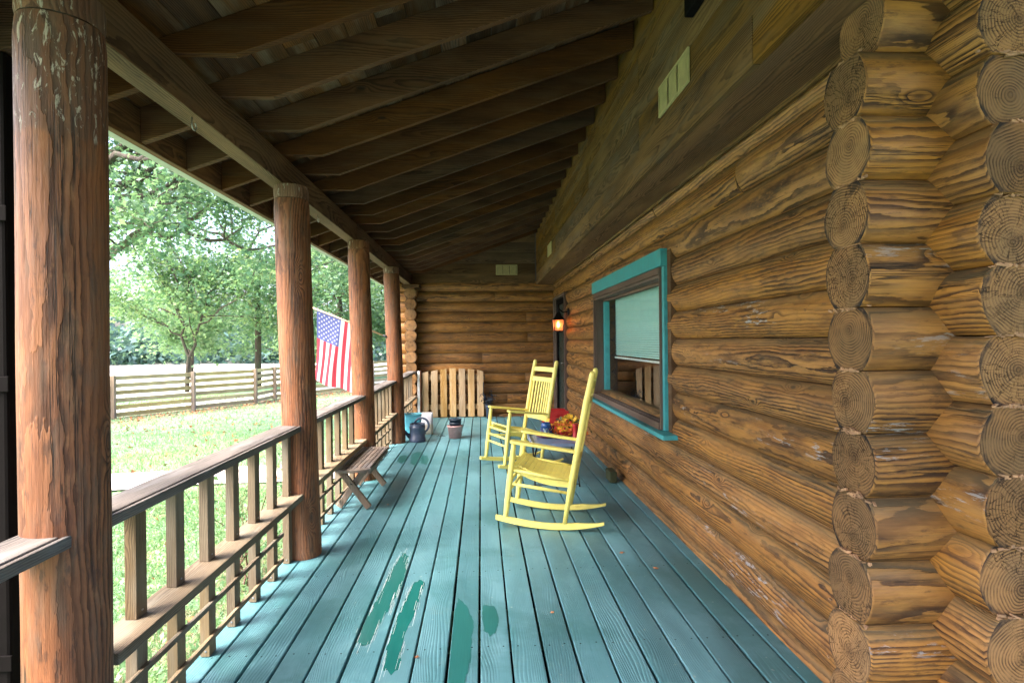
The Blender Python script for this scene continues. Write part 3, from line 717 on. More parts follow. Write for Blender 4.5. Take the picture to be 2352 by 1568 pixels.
# ================================================================== PORCH ROOF
roof = empty('porch_roof', (-.3, 4, 2.5))
tag(roof, 'dark brown porch roof with open rafters and a long beam on the posts', 'roof')
SL = .36
def rb(x): return 2.51 + SL*(x+.975)
for k in range(-10, 19):
    y = 2.285 + .402*k - .019; jx = random.uniform(-.004, .004)
    poly = [(-1.585, rb(-1.585)), (-1.322, rb(-1.322)), (-1.322, 2.512), (-.975, 2.512), (.995, rb(.995)), (.995, rb(.995)+.165), (-1.585, rb(-1.585)+.165)]
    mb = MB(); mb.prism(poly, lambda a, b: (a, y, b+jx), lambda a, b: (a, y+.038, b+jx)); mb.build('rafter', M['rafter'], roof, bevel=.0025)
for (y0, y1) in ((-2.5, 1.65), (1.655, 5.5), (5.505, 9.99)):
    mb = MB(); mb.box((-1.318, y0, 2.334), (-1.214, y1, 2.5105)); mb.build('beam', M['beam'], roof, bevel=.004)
# ceiling planks laid over the rafters
mb = MB(); x = -1.72
i = 0
while x < .99:
    wdt = .138; ys_ = -2.6; 
    while ys_ < 9.9:
        ln = random.choice([1.2, 1.6, 2.0, 2.4]); y1 = min(9.98, ys_+ln); mb.cur = random.random()
        dz = random.uniform(0, .003); z0 = rb(x)+.1665+dz; z1 = rb(x+wdt)+.1665+dz; e = .0022
        mb.add([(x+e, ys_, z0), (x+wdt-e, ys_, z1), (x+wdt-e, y1-.002, z1), (x+e, y1-.002, z0), (x+e, ys_, z0+.018), (x+wdt-e, ys_, z1+.018), (x+wdt-e, y1-.002, z1+.018), (x+e, y1-.002, z0+.018)],
               [(0,3,2,1),(4,5,6,7),(0,1,5,4),(1,2,6,5),(2,3,7,6),(3,0,4,7)])
        ys_ = y1
    x += wdt; i += 1
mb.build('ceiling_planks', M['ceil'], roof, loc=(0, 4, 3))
mb = MB(); mb.prism([(-1.78, rb(-1.78)+.195), (1.0, rb(1.0)+.195), (1.0, rb(1.0)+.235), (-1.78, rb(-1.78)+.235)], lambda a, b: (a, -2.7, b), lambda a, b: (a, 10.02, b)); mb.build('roof_slab', M['shingle'], roof)  # solid slab above the planks, out of view, added to block light
mb = MB(); mb.box((-1.625, -2.65, rb(-1.585)-.004), (-1.587, 10.0, rb(-1.585)+.16)); mb.build('fascia', M['beam'], roof, bevel=.003)
# gutter
gut = empty('gutter', (-1.66, 4, 2.33)); tag(gut, 'pale green grey metal gutter along the porch roof edge', 'gutter')
mb = MB(); mb.prism([(-1.627, 2.292), (-1.68, 2.292), (-1.735, 2.34), (-1.74, 2.42), (-1.733, 2.42), (-1.728, 2.344), (-1.678, 2.299), (-1.633, 2.299), (-1.633, 2.42), (-1.627, 2.42)], lambda a, b: (a, -2.7, b), lambda a, b: (a, 10.02, b)); mb.build('channel', M['gutter'], gut)
for k in range(8):
    mb = MB(); mb.box((-1.732, -2+k*1.6, 2.412), (-1.634, -1.98+k*1.6, 2.4185)); mb.build('strap', M['gutter'], gut)
# downpipe outside the nearest post
dp = empty('downpipe', (-1.60, 1.92, -.45)); tag(dp, 'dark downpipe standing outside the nearest thick post at the left edge', 'downpipe')
mb = MB(); mb.box((-1.66, 1.86, -.85), (-1.53, 1.99, 2.30)); mb.build('pipe', M['downpipe'], dp, bevel=.01)
for z in (1.75, 1.2, .3):
    mb = MB(); mb.box((-1.67, 1.852, z), (-1.52, 1.8595, z+.05)); mb.build('bracket', M['downpipe'], dp, bevel=.002)

# small dark box on the eave boards
mb = MB(); mb.box((.955, 2.36, 2.835), (.999, 2.50, 2.98)); tag(mb.build('junction_box', M['downpipe'], bevel=.006), 'small dark box fixed high on the eave boards at the top edge', 'box')
# hooks in the beam
def hook(x, y, z, label):
    mb = MB(); pts = [(x, y, z+.01), (x, y, z-.03)] + [(x, y+.018-.018*math.cos(t), z-.03-.018*math.sin(t)) for t in np.linspace(.3, 4.2, 10)]
    tag(mb.tube(pts, .0028, 6).build('screw_hook', M['steel']), label, 'hook')
hook(-1.25, 2.47, 2.334, 'metal screw hook under the beam between the two nearest posts')
hook(-1.26, 4.35, 2.334, 'metal screw hook under the beam between the second and third posts')

# ================================================================== POSTS
def post(yc, xb, xt, label, white=False, rad=.105):
    e = empty('porch_post', (xb, yc, 0)); tag(e, label, 'post', 'round log posts carrying the porch roof')
    ph = [random.uniform(0, 6) for _ in range(6)]
    def sec(z0, z1, nz, rad, mat, name, top=False):
        mb = MB(); n = 40; vs = []
        for j in range(nz+1):
            z = z0+(z1-z0)*j/nz; cx = xb+(xt-xb)*z/2.334
            ed = .965 if (j in (0, nz)) else 1
            for i in range(n):
                t = 2*math.pi*i/n
                r_ = rad*ed*(1+.012*math.sin(2*t+ph[0]+z*1.3)+.008*math.sin(5*t+ph[1]+z*2.1)+.006*math.sin(z*5+ph[2]+3*t)+.004*math.sin(11*t+z*7+ph[3]))
                vs.append((cx+r_*math.cos(t), yc+r_*math.sin(t), z))
        fs = [(j*n+i, j*n+(i+1) % n, (j+1)*n+(i+1) % n, (j+1)*n+i) for j in range(nz) for i in range(n)]
        mb.add(vs, fs, 0, True); mb.add([vs[i] for i in range(n)], [tuple(range(n))], 1); mb.add([vs[nz*n+i] for i in range(n)], [tuple(range(n))], 1)
        mb.cur = 0
        return mb.build(name, [mat, M['post_e']], e)
    if white:
        sec(0.001, 2.247, 48, rad, M['post_flaked'], 'shaft')
        sec(2.252, 2.3335, 4, rad*.985, M['post_w'], 'cap')
    else:
        sec(0.001, 2.247, 44, rad, M['post'], 'shaft'); sec(2.2505, 2.3335, 4, rad*.985, M['post_w'], 'cap')
    return e
post(1.635, -1.185, -1.185, 'thick reddish log post nearest the camera with flaked white patches near its top', True, .104)
post(3.56, -1.135, -1.197, 'second log post from the camera, standing between the nearest railing and the slatted bench')
post(5.47, -1.145, -1.195, 'third log post, beside the hanging flag and just beyond the slatted bench')
post(7.40, -1.125, -1.19, 'farthest and thinnest looking log post, next to the watering can')
post(-.25, -1.15, -1.17, 'log post behind the camera')

# ================================================================== RAILINGS
def railing(y0, y1, bal, label, capext=(0, 0)):
    e = empty('porch_railing', (-1.19, (y0+y1)/2, 0)); tag(e, label, 'railing', 'weathered wooden railings between the porch posts')
    mb = MB(); mb.box((-1.134, y0, .798), (-1.118, y1, .832)); mb.build('cap_edge', M['rail'], e, bevel=.003)
    mb = MB(); mb.box((-1.266, y0+.02, .796), (-1.1405, y1-.02, .834)); mb.build('cap_rail', M['rail'], e, bevel=.004)
    mb = MB(); mb.box((-1.24, y0+.03, .374), (-1.108, y1-.03, .411)); mb.build('lower_rail', M['midrail'], e, bevel=.003)
    for y in bal:
        mb = MB(); mb.box((-1.219, y-.03, .4115), (-1.18, y+.03, .7955)); mb.box((-1.1795, y-.006, .43), (-1.176, y+.004, .437), 1); mb.build('baluster', [M['bal'], M['steel']], e, bevel=.002)
        mb = MB(); mb.box((-1.219, y-.03, .003), (-1.18, y+.03, .3735)); mb.box((-1.20, y-.0325, .022), (-1.192, y-.0300, .03), 1); mb.build('lower_baluster', [M['bal'], M['steel']], e, bevel=.002)
    for z in (.228, .083):
        mb = MB(); mb.box((-1.1795, y0+.12, z-.011), (-1.163, y1-.22, z+.011)); mb.build('lattice_strip', M['midrail'], e, bevel=.002)
    return e
railing(1.70, 3.50, [1.965+.246*k for k in range(7)], 'weathered wooden railing nearest the camera, between the two nearest posts')
railing(3.62, 5.40, [3.90+.246*k for k in range(6)], 'weathered wooden railing behind the slatted bench')
railing(5.53, 7.33, [5.80+.246*k for k in range(7)], 'weathered wooden railing ending at the post by the watering can')
railing(7.46, 9.55, [7.70+.246*k for k in range(8)], 'farthest wooden railing, from the last post to the stacked log ends')
railing(-.19, 1.60, [0.1+.246*k for k in range(6)], 'short piece of dark railing at the left edge, before the nearest post')
mb = MB(); mb.box((-1.10, 9.50, 0.002), (-1.06, 9.54, .83)); tag(mb.build('newel_board', M['white'], bevel=.002), 'narrow white upright board between the last railing and the leaning gate', 'board')  # end baluster; the light falling on it is put into its white colour

# ================================================================== GATE
gate = empty('wooden_gate', (-.5, 9.72, 0)); tag(gate, 'pale new wooden picket gate with arched top standing against the back log wall', 'gate')
n = 8; gx0, gx1 = -1.045, .085
pw = (gx1-gx0)/n
mb = MB(); mb.box((-1.125, 9.66, .01), (-1.055, 9.75, .83)); mb.build('gate_post', M['post'], gate, bevel=.003)
tops = [.79, .82, .845, .865, .86, .85, .835, .80]
for i in range(7):
    xx = gx0 + (gx1-gx0)*(i+.0)/7; wd = .112 if i < 6 else .112
    t0, t1 = tops[i]-.005, tops[i+1]-.002
    if i >= 3: t0, t1 = tops[i]+.002, tops[i+1]+.002
    mb = MB(); mb.prism([(xx, .012), (xx+wd, .012), (xx+wd, t1), (xx, t0)], lambda a, b: (a, 9.70, b), lambda a, b: (a, 9.722, b)); mb.build('picket', M['gate'], gate, bevel=.002)
for z in (.14, .66):
    mb = MB(); mb.box((gx0, 9.723, z), (gx1-.02, 9.76, z+.09)); mb.build('gate_rail', M['gate_rail'], gate, bevel=.002)
mb = MB(); mb.tube([(.035, 9.70, .36), (.035, 9.68, .37), (.035, 9.68, .60), (.035, 9.70, .61)], .01, 8); mb.build('gate_handle', M['black'], gate)

# ================================================================== ROCKING CHAIRS
def make_chair():
    """front faces local -x, y = side to side (0..W), s measured backwards"""
    e = empty('rocking_chair', (0, 0, 0)); Y = M['yellow']; Wd = .46
    def B(m, name, bev=0, parent=e): return m.build(name, Y, parent, bevel=bev)
    fl0, fl1 = (-.32, .055), (-.252, .60)      # front leg bottom, top (s,z)
    bp = [(.108, .045), (.165, .37), (.215, .62), (.268, .90), (.312, 1.095)]
    for y in (0, Wd):
        # runner
        m = MB(); pr = []
        ss_ = np.linspace(-.39, .385, 22)
        top = []; bot = []
        for s in ss_:
            zb_ = .33*(s-.02)**2 + .10*(s+.0)**3 + .002
            h = .042 if -.34 < s < .2 else .042*(1-min(1, (abs(s+.07)-.27)/.14)*.55) if s > .2 else .034
            bot.append((s, zb_)); top.append((s, zb_+max(.016, h)))
        pr = bot + top[::-1]
        m.prism(pr, lambda a, b: (a, y-.014, b), lambda a, b: (a, y+.014, b)); B(m, 'rocker', .004)
        # front leg with a turned look
        m = MB(); ps = []; rs = []
        for t, r_ in ((0, .013), (.06, .017), (.2, .021), (.5, .022), (.85, .020), (.95, .017), (1, .015)):
            ps.append((fl0[0]+(fl1[0]-fl0[0])*t, y, fl0[1]+(fl1[1]-fl0[1])*t)); rs.append(r_)
        m.tube(ps, rs, 14); B(m, 'front_leg')
        m = MB(); ps = []; rs = [.015, .022, .0235, .0235, .022]
        ps = [(s, y, z) for s, z in bp]
        # rounded finial
        ps += [(bp[-1][0]+.001, y, 1.103), (bp[-1][0]+.003, y, 1.115), (bp[-1][0]+.004, y, 1.122)]; rs += [.0205, .017, .008]
        # smooth interpolation
        m.tube(ps, rs, 14); B(m, 'back_post')
        # arm: wide and flat, curved in plan
        m = MB(); out = []
        prof = [(-.275, .030), (-.262, .038), (-.20, .040), (-.08, .034), (.05, .026), (.165, .022), (.20, .018)]
        pl = [(s, w_) for s, w_ in prof] + [(s, -w_) for s, w_ in prof[::-1]]
        def zt(s): return .607 - .135*(s+.26) - .10*(s+.26)*(.2-s)*0
        m.prism(pl, lambda a, b: (a, y+b, zt(a)), lambda a, b: (a, y+b, zt(a)+.021)); B(m, 'arm', .005)
        # side rungs
        for (za, zc_), rr in (((.415, .348), .0115), ((.315, .262), .0115)):
            def on(s0, z): # s on the leg at height z
                return s0
            sa = fl0[0]+(fl1[0]-fl0[0])*(za-fl0[1])/(fl1[1]-fl0[1]); sb = .108+(zc_-.045)*.176
            m = MB(); m.tube([(sa, y, za), ((sa+sb)/2, y, (za+zc_)/2), (sb, y, zc_)], [rr*.8, rr*1.1, rr*.8], 10); B(m, 'side_rung')
    # front rungs and rear rungs
    for z in (.40, .33, .255):
        s = fl0[0]+(fl1[0]-fl0[0])*(z-fl0[1])/(fl1[1]-fl0[1])
        m = MB(); m.tube([(s, 0, z), (s, Wd/2, z), (s, Wd, z)], [.009, .012, .009], 10); B(m, 'front_rung')
    for z in (.32, .22):
        s = .108+(z-.045)*.176
        m = MB(); m.tube([(s, 0, z), (s, Wd/2, z), (s, Wd, z)], [.009, .012, .009], 10); B(m, 'rear_rung')
    # seat: contoured slats running side to side
    nsl = 13
    m = MB()
    for i in range(nsl):
        t = (i+.5)/nsl; s = -.262 + t*.425
        z = .452 - .10*t - .030*math.sin(math.pi*t)
        sl = math.atan2(-.10/.425 - .030*math.pi*math.cos(math.pi*t)/.425, 1)
        m.cur = i*.07
        m.obox((s, Wd/2, z), (.0322, Wd-.062 if 0 < i < nsl-1 else Wd-.02, .013), Matrix.Rotation(-sl, 3, 'Y'))
    m.build('seat', Y, e, bevel=.0025)
    for y in (.045, Wd-.045):
        m = MB(); cur = [(-.262+t*.425, .438-.10*t-.030*math.sin(math.pi*t)) for t in np.linspace(0.0, 1, 9)]
        pl = cur + [(a, b-.045) for a, b in cur[::-1]]
        m.prism(pl, lambda a, b: (a, y-.011, b), lambda a, b: (a, y+.011, b)); B(m, 'seat_rail', .002)
    # back: crest rails, lower rail, slats
    def sb_(z):
        for (s0, z0), (s1, z1) in zip(bp, bp[1:]):
            if z <= z1: return s0+(s1-s0)*(z-z0)/(z1-z0)
        return bp[-1][0]
    def curved_rail(z0, z1, name, bow=.022):
        m = MB(); nn = 10
        vs = []
        for k in range(nn+1):
            y = .012+(Wd-.024)*k/nn; bw = bow*(1-(2*k/nn-1)**2)
            for z, d in ((z0, -.008), (z0, .008), (z1, .008), (z1, -.008)): vs.append((sb_(z)+bw+d, y, z))
        fs = []
        for k in range(nn):
            for q in range(4): fs.append((k*4+q, k*4+(q+1) % 4, (k+1)*4+(q+1) % 4, (k+1)*4+q))
        fs += [(0, 1, 2, 3), tuple(nn*4+q for q in range(4))]
        m.add(vs, fs, 0); B(m, name, .003)
    curved_rail(.995, 1.045, 'crest_rail'); curved_rail(.885, .935, 'upper_back_rail'); curved_rail(.475, .53, 'lower_back_rail')
    for k in range(8):
        y = .045+(Wd-.09)*k/7; bw = .022*(1-(2*(y/Wd)-1)**2)
        m = MB(); pts = [(sb_(z)+bw, y, z) for z in (.53, .62, .72, .82, .886)]
        vs = []
        for (s, yy, z) in pts:
            for dx, dy in ((-.006, -.0125), (.006, -.0125), (.006, .0125), (-.006, .0125)): vs.append((s+dx, yy+dy, z))
        fs = [(j*4+q, j*4+(q+1) % 4, (j+1)*4+(q+1) % 4, (j+1)*4+q) for j in range(4) for q in range(4)] + [(0, 1, 2, 3), (16, 17, 18, 19)]
        m.add(vs, fs); B(m, 'back_slat', .002)
    return e
ch = make_chair()
a1 = R(14.5)
ch.location = (.472, 3.876, .004); ch.rotation_euler = (0, 0, -a1)
tag(ch, 'near yellow wooden rocking chair seen from its side, back to the window', 'rocking chair', 'yellow rocking chairs on the porch')
ch2 = copy_tree(ch)
a2 = R(-24)
o2 = Vector((.176, 5.546, 0)) + Vector((math.cos(a2), -math.sin(a2), 0))*.385 + Vector((math.sin(a2), math.cos(a2), 0))*.02
ch2.location = (o2.x, o2.y, .004); ch2.rotation_euler = (0, 0, -a2)
tag(ch2, 'yellow wooden rocking chair farther from the camera, with its slatted back rest in full view', 'rocking chair', 'yellow rocking chairs on the porch')

# ================================================================== SIDE TABLE AND WHAT IS ON IT
tb = empty('side_table', (.66, 5.2, 0)); tag(tb, 'small blue grey tray table with thin dark legs behind the near rocking chair', 'table')
def rrect(x0, y0, x1, y1, r, n=5):
    pts = []
    for cx, cy, a0 in ((x1-r, y1-r, 0), (x0+r, y1-r, 90), (x0+r, y0+r, 180), (x1-r, y0+r, 270)):
        for k in range(n+1): t = R(a0+90*k/n); pts.append((cx+r*math.cos(t), cy+r*math.sin(t)))
    return pts
mb = MB(); mb.prism(rrect(.455, 4.92, .935, 5.50, .07), lambda a, b: (a, b, .385), lambda a, b: (a, b, .40)); mb.build('table_top', M['tablegrey'], tb, bevel=.003)
mb = MB(); po = rrect(.45, 4.915, .94, 5.505, .075); pi = rrect(.468, 4.933, .922, 5.487, .06); n = len(po)
vs = [(a, b, .382) for a, b in po]+[(a, b, .412) for a, b in po]+[(a, b, .412) for a, b in pi]+[(a, b, .4005) for a, b in pi]
fs = [(q*n+k, q*n+(k+1) % n, (q+1)*n+(k+1) % n, (q+1)*n+k) for q in range(3) for k in range(n)]; mb.add(vs, fs, 0, True); mb.build('rim', M['tablegrey'], tb)
for x0, x1 in ((.50, .48), (.87, .89)):
    for ya, yb in ((4.98, 5.44), (5.44, 4.98)):
        mb = MB(); mb.tube([(x0, ya, .384), (x1, yb, .006)], .0075, 8); mb.build('leg', M['black'], tb)
mb = MB(); mb.tube([(.48, 4.98, .03), (.89, 4.98, .03)], .006, 8); mb.build('stretcher', M['black'], tb)
# plate
mb = MB(); mb.lathe([(.0, .4015), (.075, .4015), (.105, .420), (.108, .424), (.100, .421), (.07, .409), (0, .409)], (.625, 5.33, 0)); tag(mb.build('plate', M['purple']), 'dark maroon plate under the blue lattice candle holder', 'plate')
# lattice candle holder
ca = empty('candle_holder', (.625, 5.33, .41)); tag(ca, 'blue ceramic candle holder with diamond openings on the maroon plate', 'candle holder')
def latt():
    m = MB(); r_ = lambda z: .046+.007*math.sin(math.pi*z/.13)
    m.lathe([(.0, .0), (r_(0), .0), (r_(.02), .02), (r_(.02)-.004, .02), (.0, .006)], (.625, 5.33, .4105))
    m.lathe([(r_(.085)-.004, .085), (r_(.085), .085), (r_(.11), .11), (.043, .13), (.036, .134), (.034, .13), (r_(.11)-.004, .11)], (.625, 5.33, .4105))
    for k in range(10):
        for sg in (-1, 1):
            pts = []
            for q in range(6):
                z = .018+.07*q/5; t = 2*math.pi*k/10+sg*q/5*math.pi/5*1.0
                pts.append((.625+r_(z)*math.cos(t), 5.33+r_(z)*math.sin(t), .4105+z))
            m.tube(pts, .004, 6)
    return m
latt().build('lattice_body', M['bluegl'], ca)
mb = MB(); mb.lathe([(0, .008), (.030, .008), (.030, .085), (0, .085)], (.625, 5.33, .4105), 18); mb.build('candle', M['candle'], ca)

# red wooden crate with hand hole
cr = empty('red_crate', (1.03, 7.75, 0)); tag(cr, 'red wooden crate with an oval hand hole, on the deck in front of the door', 'crate')
def end_panel(y0, y1, x0, x1, z0, z1, parent, hole=None):
    bm_o = rrect(x0, z0, x1, z1, .03, 4)
    if hole:
        hx, hz, ha, hb = hole; n = 24
        # frame of quads between outline and hole
        out = []; inn = []
        for k in range(n):
            t = 2*math.pi*k/n; c, s = math.cos(t), math.sin(t)
            sc = min((x1-hx)/c if c > 1e-6 else ((x0-hx)/c if c < -1e-6 else 9), (z1-hz)/s if s > 1e-6 else ((z0-hz)/s if s < -1e-6 else 9))
            out.append((hx+c*sc, hz+s*sc)); inn.append((hx+ha*c, hz+hb*s))
        for cxx, czz in ((x0, z0), (x1, z0), (x0, z1), (x1, z1)):
            i = min(range(n), key=lambda q: (out[q][0]-cxx)**2+(out[q][1]-czz)**2); out[i] = (cxx, czz)
        m = MB(); vs = [(a, y0, b) for a, b in out]+[(a, y0, b) for a, b in inn]+[(a, y1, b) for a, b in out]+[(a, y1, b) for a, b in inn]
        fs = []
        for k in range(n):
            j = (k+1) % n
            fs += [(k, j, n+j, n+k), (2*n+k, 2*n+j, 3*n+j, 3*n+k), (k, j, 2*n+j, 2*n+k), (n+k, n+j, 3*n+j, 3*n+k)]
        m.add(vs, fs); return m.build('end_panel', M['red'], parent, bevel=.002)
    m = MB(); m.prism(bm_o, lambda a, b: (a, y0, b), lambda a, b: (a, y1, b)); return m.build('end_panel', M['red'], parent, bevel=.002)
end_panel(7.60, 7.618, .88, 1.21, .003, .355, cr, hole=(1.09, .29, .052, .022))
end_panel(7.90, 7.918, .88, 1.21, .003, .355, cr)
for z in (.02, .13, .24):
    for x in (.868, 1.211):
        mb = MB(); mb.box((x, 7.595, z), (x+.011, 7.923, z+.09)); mb.build('side_slat', M['red'], cr, bevel=.002)
mb = MB(); mb.box((.88, 7.6185, .02), (1.21, 7.8995, .035)); mb.build('crate_floor', M['red'], cr)
# autumn flower arrangement
fl = empty('flower_arrangement', (.82, 5.36, .402)); tag(fl, 'bunch of yellow and orange autumn flowers in a red basket on the table', 'flowers')
mb = MB(); mb.lathe([(0, .403), (.07, .403), (.095, .455), (.10, .46), (.09, .458), (.065, .41), (0, .41)], (.82, 5.36, 0), 24, sx=1.0, sy=.8); mb.build('basket', M['red'], fl)
def flowers(name, mat, n, rad, c, spread, petals=7):
    m = MB()
    for i in range(n):
        p = Vector((c[0]+random.gauss(0, spread[0]), c[1]+random.gauss(0, spread[1]), c[2]+random.gauss(0, spread[2])))
        nrm = Vector((random.gauss(0, .6), random.gauss(-.8, .4), random.gauss(.6, .4))).normalized()
        a = nrm.orthogonal().normalized(); b = nrm.cross(a)
        for k in range(petals):
            t = 2*math.pi*k/petals+random.random()*.3; d = a*math.cos(t)+b*math.sin(t); sd_ = nrm.cross(d)
            r_ = rad*random.uniform(.7, 1.2)
            m.add([p, p+d*r_*.55+sd_*r_*.28+nrm*r_*.15, p+d*r_+nrm*r_*.3, p+d*r_*.55-sd_*r_*.28+nrm*r_*.15], [(0, 1, 2, 3)])
    return m.build(name, mat, fl)
flowers('yellow_flowers', M['petal_y'], 75, .034, (.825, 5.36, .50), (.065, .045, .032)); flowers('orange_flowers', M['petal_o'], 34, .030, (.84, 5.33, .475), (.07, .045, .03))
flowers('leaves', M['dkleaf'], 46, .045, (.83, 5.37, .47), (.075, .05, .035), 4)
mb = MB()
for i in range(26):
    c = (random.gauss(.85, .06), random.gauss(5.31, .04), random.gauss(.47, .025)); mb.lathe([(0, -.012), (.009, -.008), (.012, 0), (.009, .008), (0, .012)], c, 8)
mb.build('berries', M['petal_r'], fl)
mb = MB(); mb.lathe([(0, .0), (.055, 0), (.06, .01), (.05, .02), (.05, .12), (.06, .13), (.055, .14), (0, .14)], (.893, 5.22, .4015), 18, sx=.5, sy=.5)
tag(mb.build('red_spool', M['red']), 'small red spool shaped candle at the right end of the table', 'candle')

# ================================================================== BENCH
be = empty('slatted_bench', (-1.03, 4.86, 0)); tag(be, 'low weathered slatted wooden bench with crossed legs by the railing', 'bench')
bx0, bx1, by0, by1, bz = -1.165, -.905, 4.42, 5.36, .335
nn = 7; sw_ = (bx1-bx0)/nn
for i in range(nn):
    mb = MB(); x0 = bx0+i*sw_+.003; x1 = bx0+(i+1)*sw_-.003
    wdd = 0
    mb.box((x0, by0+.06, bz-.016), (x1, by1-.05, bz)); mb.build('slat', M['bench'], be, bevel=.003)
# near end board (convex) and far end board
arc = []
for k in range(13):
    t = -1+2*k/12; arc.append(((bx0+bx1)/2+t*.142, by0+.02-.052*(1-t*t)))
pl = arc+[((bx0+bx1)/2+.142, by0+.058), ((bx0+bx1)/2-.142, by0+.058)]
mb = MB(); mb.prism(pl, lambda a, b: (a, b, bz-.022), lambda a, b: (a, b, bz+.001)); mb.build('end_board', M['bench'], be, bevel=.003)
mb = MB(); mb.box((bx0-.01, by1-.048, bz-.022), (bx1+.01, by1+.01, bz+.001)); mb.build('end_board', M['bench'], be, bevel=.003)
for x in (bx0-.006, bx1-.016):
    mb = MB(); mb.box((x, by0+.06, bz-.050), (x+.020, by1-.05, bz-.0165)); mb.build('side_rail', M['bench'], be, bevel=.003)
for y, sgn in ((by0+.085, 1), (by1-.15, 1)):
    for q, (xa, xb2, dy) in enumerate(((bx0+.025, bx1-.01, -.02), (bx1-.05, bx0-.0, .02))):
        a, b = Vector((xa, y+dy, bz-.02)), Vector((xb2, y+dy, .012))
        mb = MB(); d = (b-a); 
        mb.bar(a, b, .03, .052, upv=(0, 1, 0) if False else (1, 0, .0)); mb.tube([(xa*.62+xb2*.38, y+dy-.022, bz*.62), (xa*.62+xb2*.38, y+dy+.022, bz*.62)], .007, 10, 1)
        mb.build('leg', [M['bench_leg'], M['black']], be, bevel=.006)
mb = MB(); mb.bar((bx0+.11, by0+.1, .19), (bx0+.11, by1-.16, .19), .05, .02); mb.build('stretcher', M['bench'], be, bevel=.003)

# ================================================================== WATERING CAN, POTS, BIN, BAG
wc = empty('watering_can', (-.87, 7.46, 0)); tag(wc, 'slate blue plastic watering can with round handle and long spout near the last post', 'watering can')
C0 = (-.87, 7.46, 0)
mb = MB(); mb.lathe([(0, .003), (.108, .003), (.112, .012), (.108, .03), (.110, .05), (.104, .055), (.101, .17), (.106, .175), (.106, .205), (.101, .208), (.100, .232), (.104, .238), (.097, .242), (.093, .238), (.093, .21), (0, .20)], C0, 36); mb.build('body', M['can'], wc)
hp = []
for t in np.linspace(R(155), R(-62), 22): hp.append((C0[0]+.055+.098*math.cos(t), C0[1], .215+.098*math.sin(t)))
hp = [(C0[0]-.04, C0[1], .235)]+hp[1:]+[(C0[0]+.10, C0[1], .10)]
mb = MB(); mb.tube(hp, .0145, 12); mb.build('handle', M['can'], wc)
mb = MB(); mb.tube([(C0[0]-.085, C0[1], .055), (C0[0]-.14, C0[1], .10), (C0[0]-.255, C0[1]+.005, .225)], [.033, .022, .014], 14); mb.build('spout', M['can'], wc)
ax = Matrix.Rotation(R(-50), 3, 'Y')
mb = MB(); mb.lathe([(.012, 0), (.034, .04), (.038, .046), (.034, .05), (0, .052)], (C0[0]-.247, C0[1]+.005, .216), 20, ax=ax); mb.build('rose', M['rose'], wc)
pp = empty('clay_pot', (-.37, 7.66, 0)); tag(pp, 'dusty pink clay flower pot on the deck with two black pots stacked in it', 'pot')
mb = MB(); mb.lathe([(0, .002), (.082, .002), (.102, .155), (.110, .158), (.114, .175), (.106, .178), (.097, .165), (.078, .02), (0, .02)], (-.375, 7.66, 0), 32); mb.build('pot_body', M['potpink'], pp)
for i, (z, r_) in enumerate(((.155, .080), (.205, .083))):
    mb = MB(); mb.lathe([(0, z-.09), (r_*.72, z-.09), (r_*.98, z+.045), (r_+.007, z+.047), (r_+.007, z+.062), (r_-.002, z+.062), (r_*.70, z-.08), (0, z-.08)], (-.37, 7.665, 0), 28)
    tag(mb.build('plastic_pot', M['potblack']), 'lower of the two black plastic pots nested in the clay pot' if i == 0 else 'upper black plastic pot stacked on another in the clay pot', 'pot', 'black plastic pots in the clay pot')
mb = MB(); pts = rrect(-1.14, 8.10, -.90, 8.30, .03)
mb.prism(pts, lambda a, b: (a, b, .003), lambda a, b: (a*1.0, b, .262)); mb.prism(rrect(-1.152, 8.09, -.89, 8.312, .035), lambda a, b: (a, b, .2625), lambda a, b: (a, b, .278))
tag(mb.build('storage_bin', M['binblue'], bevel=.004), 'turquoise plastic tub behind the watering can', 'bin')
sb = empty('paper_sack', (-.79, 8.0, 0)); tag(sb, 'pale printed paper sack standing behind the watering can handle', 'sack')
def sack():
    m = MB(); n = 20; vs = []
    for j, (z, sx_, sy_) in enumerate([(.003, .075, .05), (.05, .085, .06), (.15, .082, .055), (.25, .08, .04), (.30, .078, .012), (.318, .079, .006)]):
        for i in range(n):
            t = 2*math.pi*i/n; c, s = math.cos(t), math.sin(t)
            vs.append((-.79+sx_*math.copysign(abs(c)**.5, c)+.003*math.sin(7*t+z*30), 8.0+sy_*math.copysign(abs(s)**.6, s)+.003*math.sin(5*t+z*40), z))
    fs = [(j*n+i, j*n+(i+1) % n, (j+1)*n+(i+1) % n, (j+1)*n+i) for j in range(5) for i in range(n)]
    fs += [tuple(range(n)), tuple(5*n+i for i in range(n))]
    ms = [0 if f[0] < 2*n else 1 for f in fs]
    m.add(vs, fs, ms, True); return m
sack().build('sack_body', [M['bag'], M['bagw']], sb)
# small dark plant in a pot at the gate's right end
pl_ = empty('potted_plant', (.13, 9.52, 0)); tag(pl_, 'small dark leafy plant in a grey pot at the right end of the gate', 'potted plant')
mb = MB(); mb.lathe([(0, .003), (.05, .003), (.062, .20), (.072, .205), (.072, .225), (.06, .225), (0, .21)], (.13, 9.52, 0), 20); mb.build('planter', M['can'], pl_)
mb = MB()
for i in range(80):
    p = Vector((.12+random.gauss(0, .055), 9.52+random.gauss(0, .05), .33+random.gauss(0, .05))); d = Vector((random.gauss(0, 1), random.gauss(0, 1), random.gauss(.3, 1))).normalized()*.035; s_d = d.orthogonal().normalized()*.012
    mb.add([p-d, p+s_d, p+d, p-s_d], [(0, 1, 2, 3)])
for i in range(8): mb.tube([(.13, 9.52, .21), (.12+random.gauss(0, .04), 9.52+random.gauss(0, .04), .37)], .003, 5)
mb.build('foliage', M['potblack'], pl_)
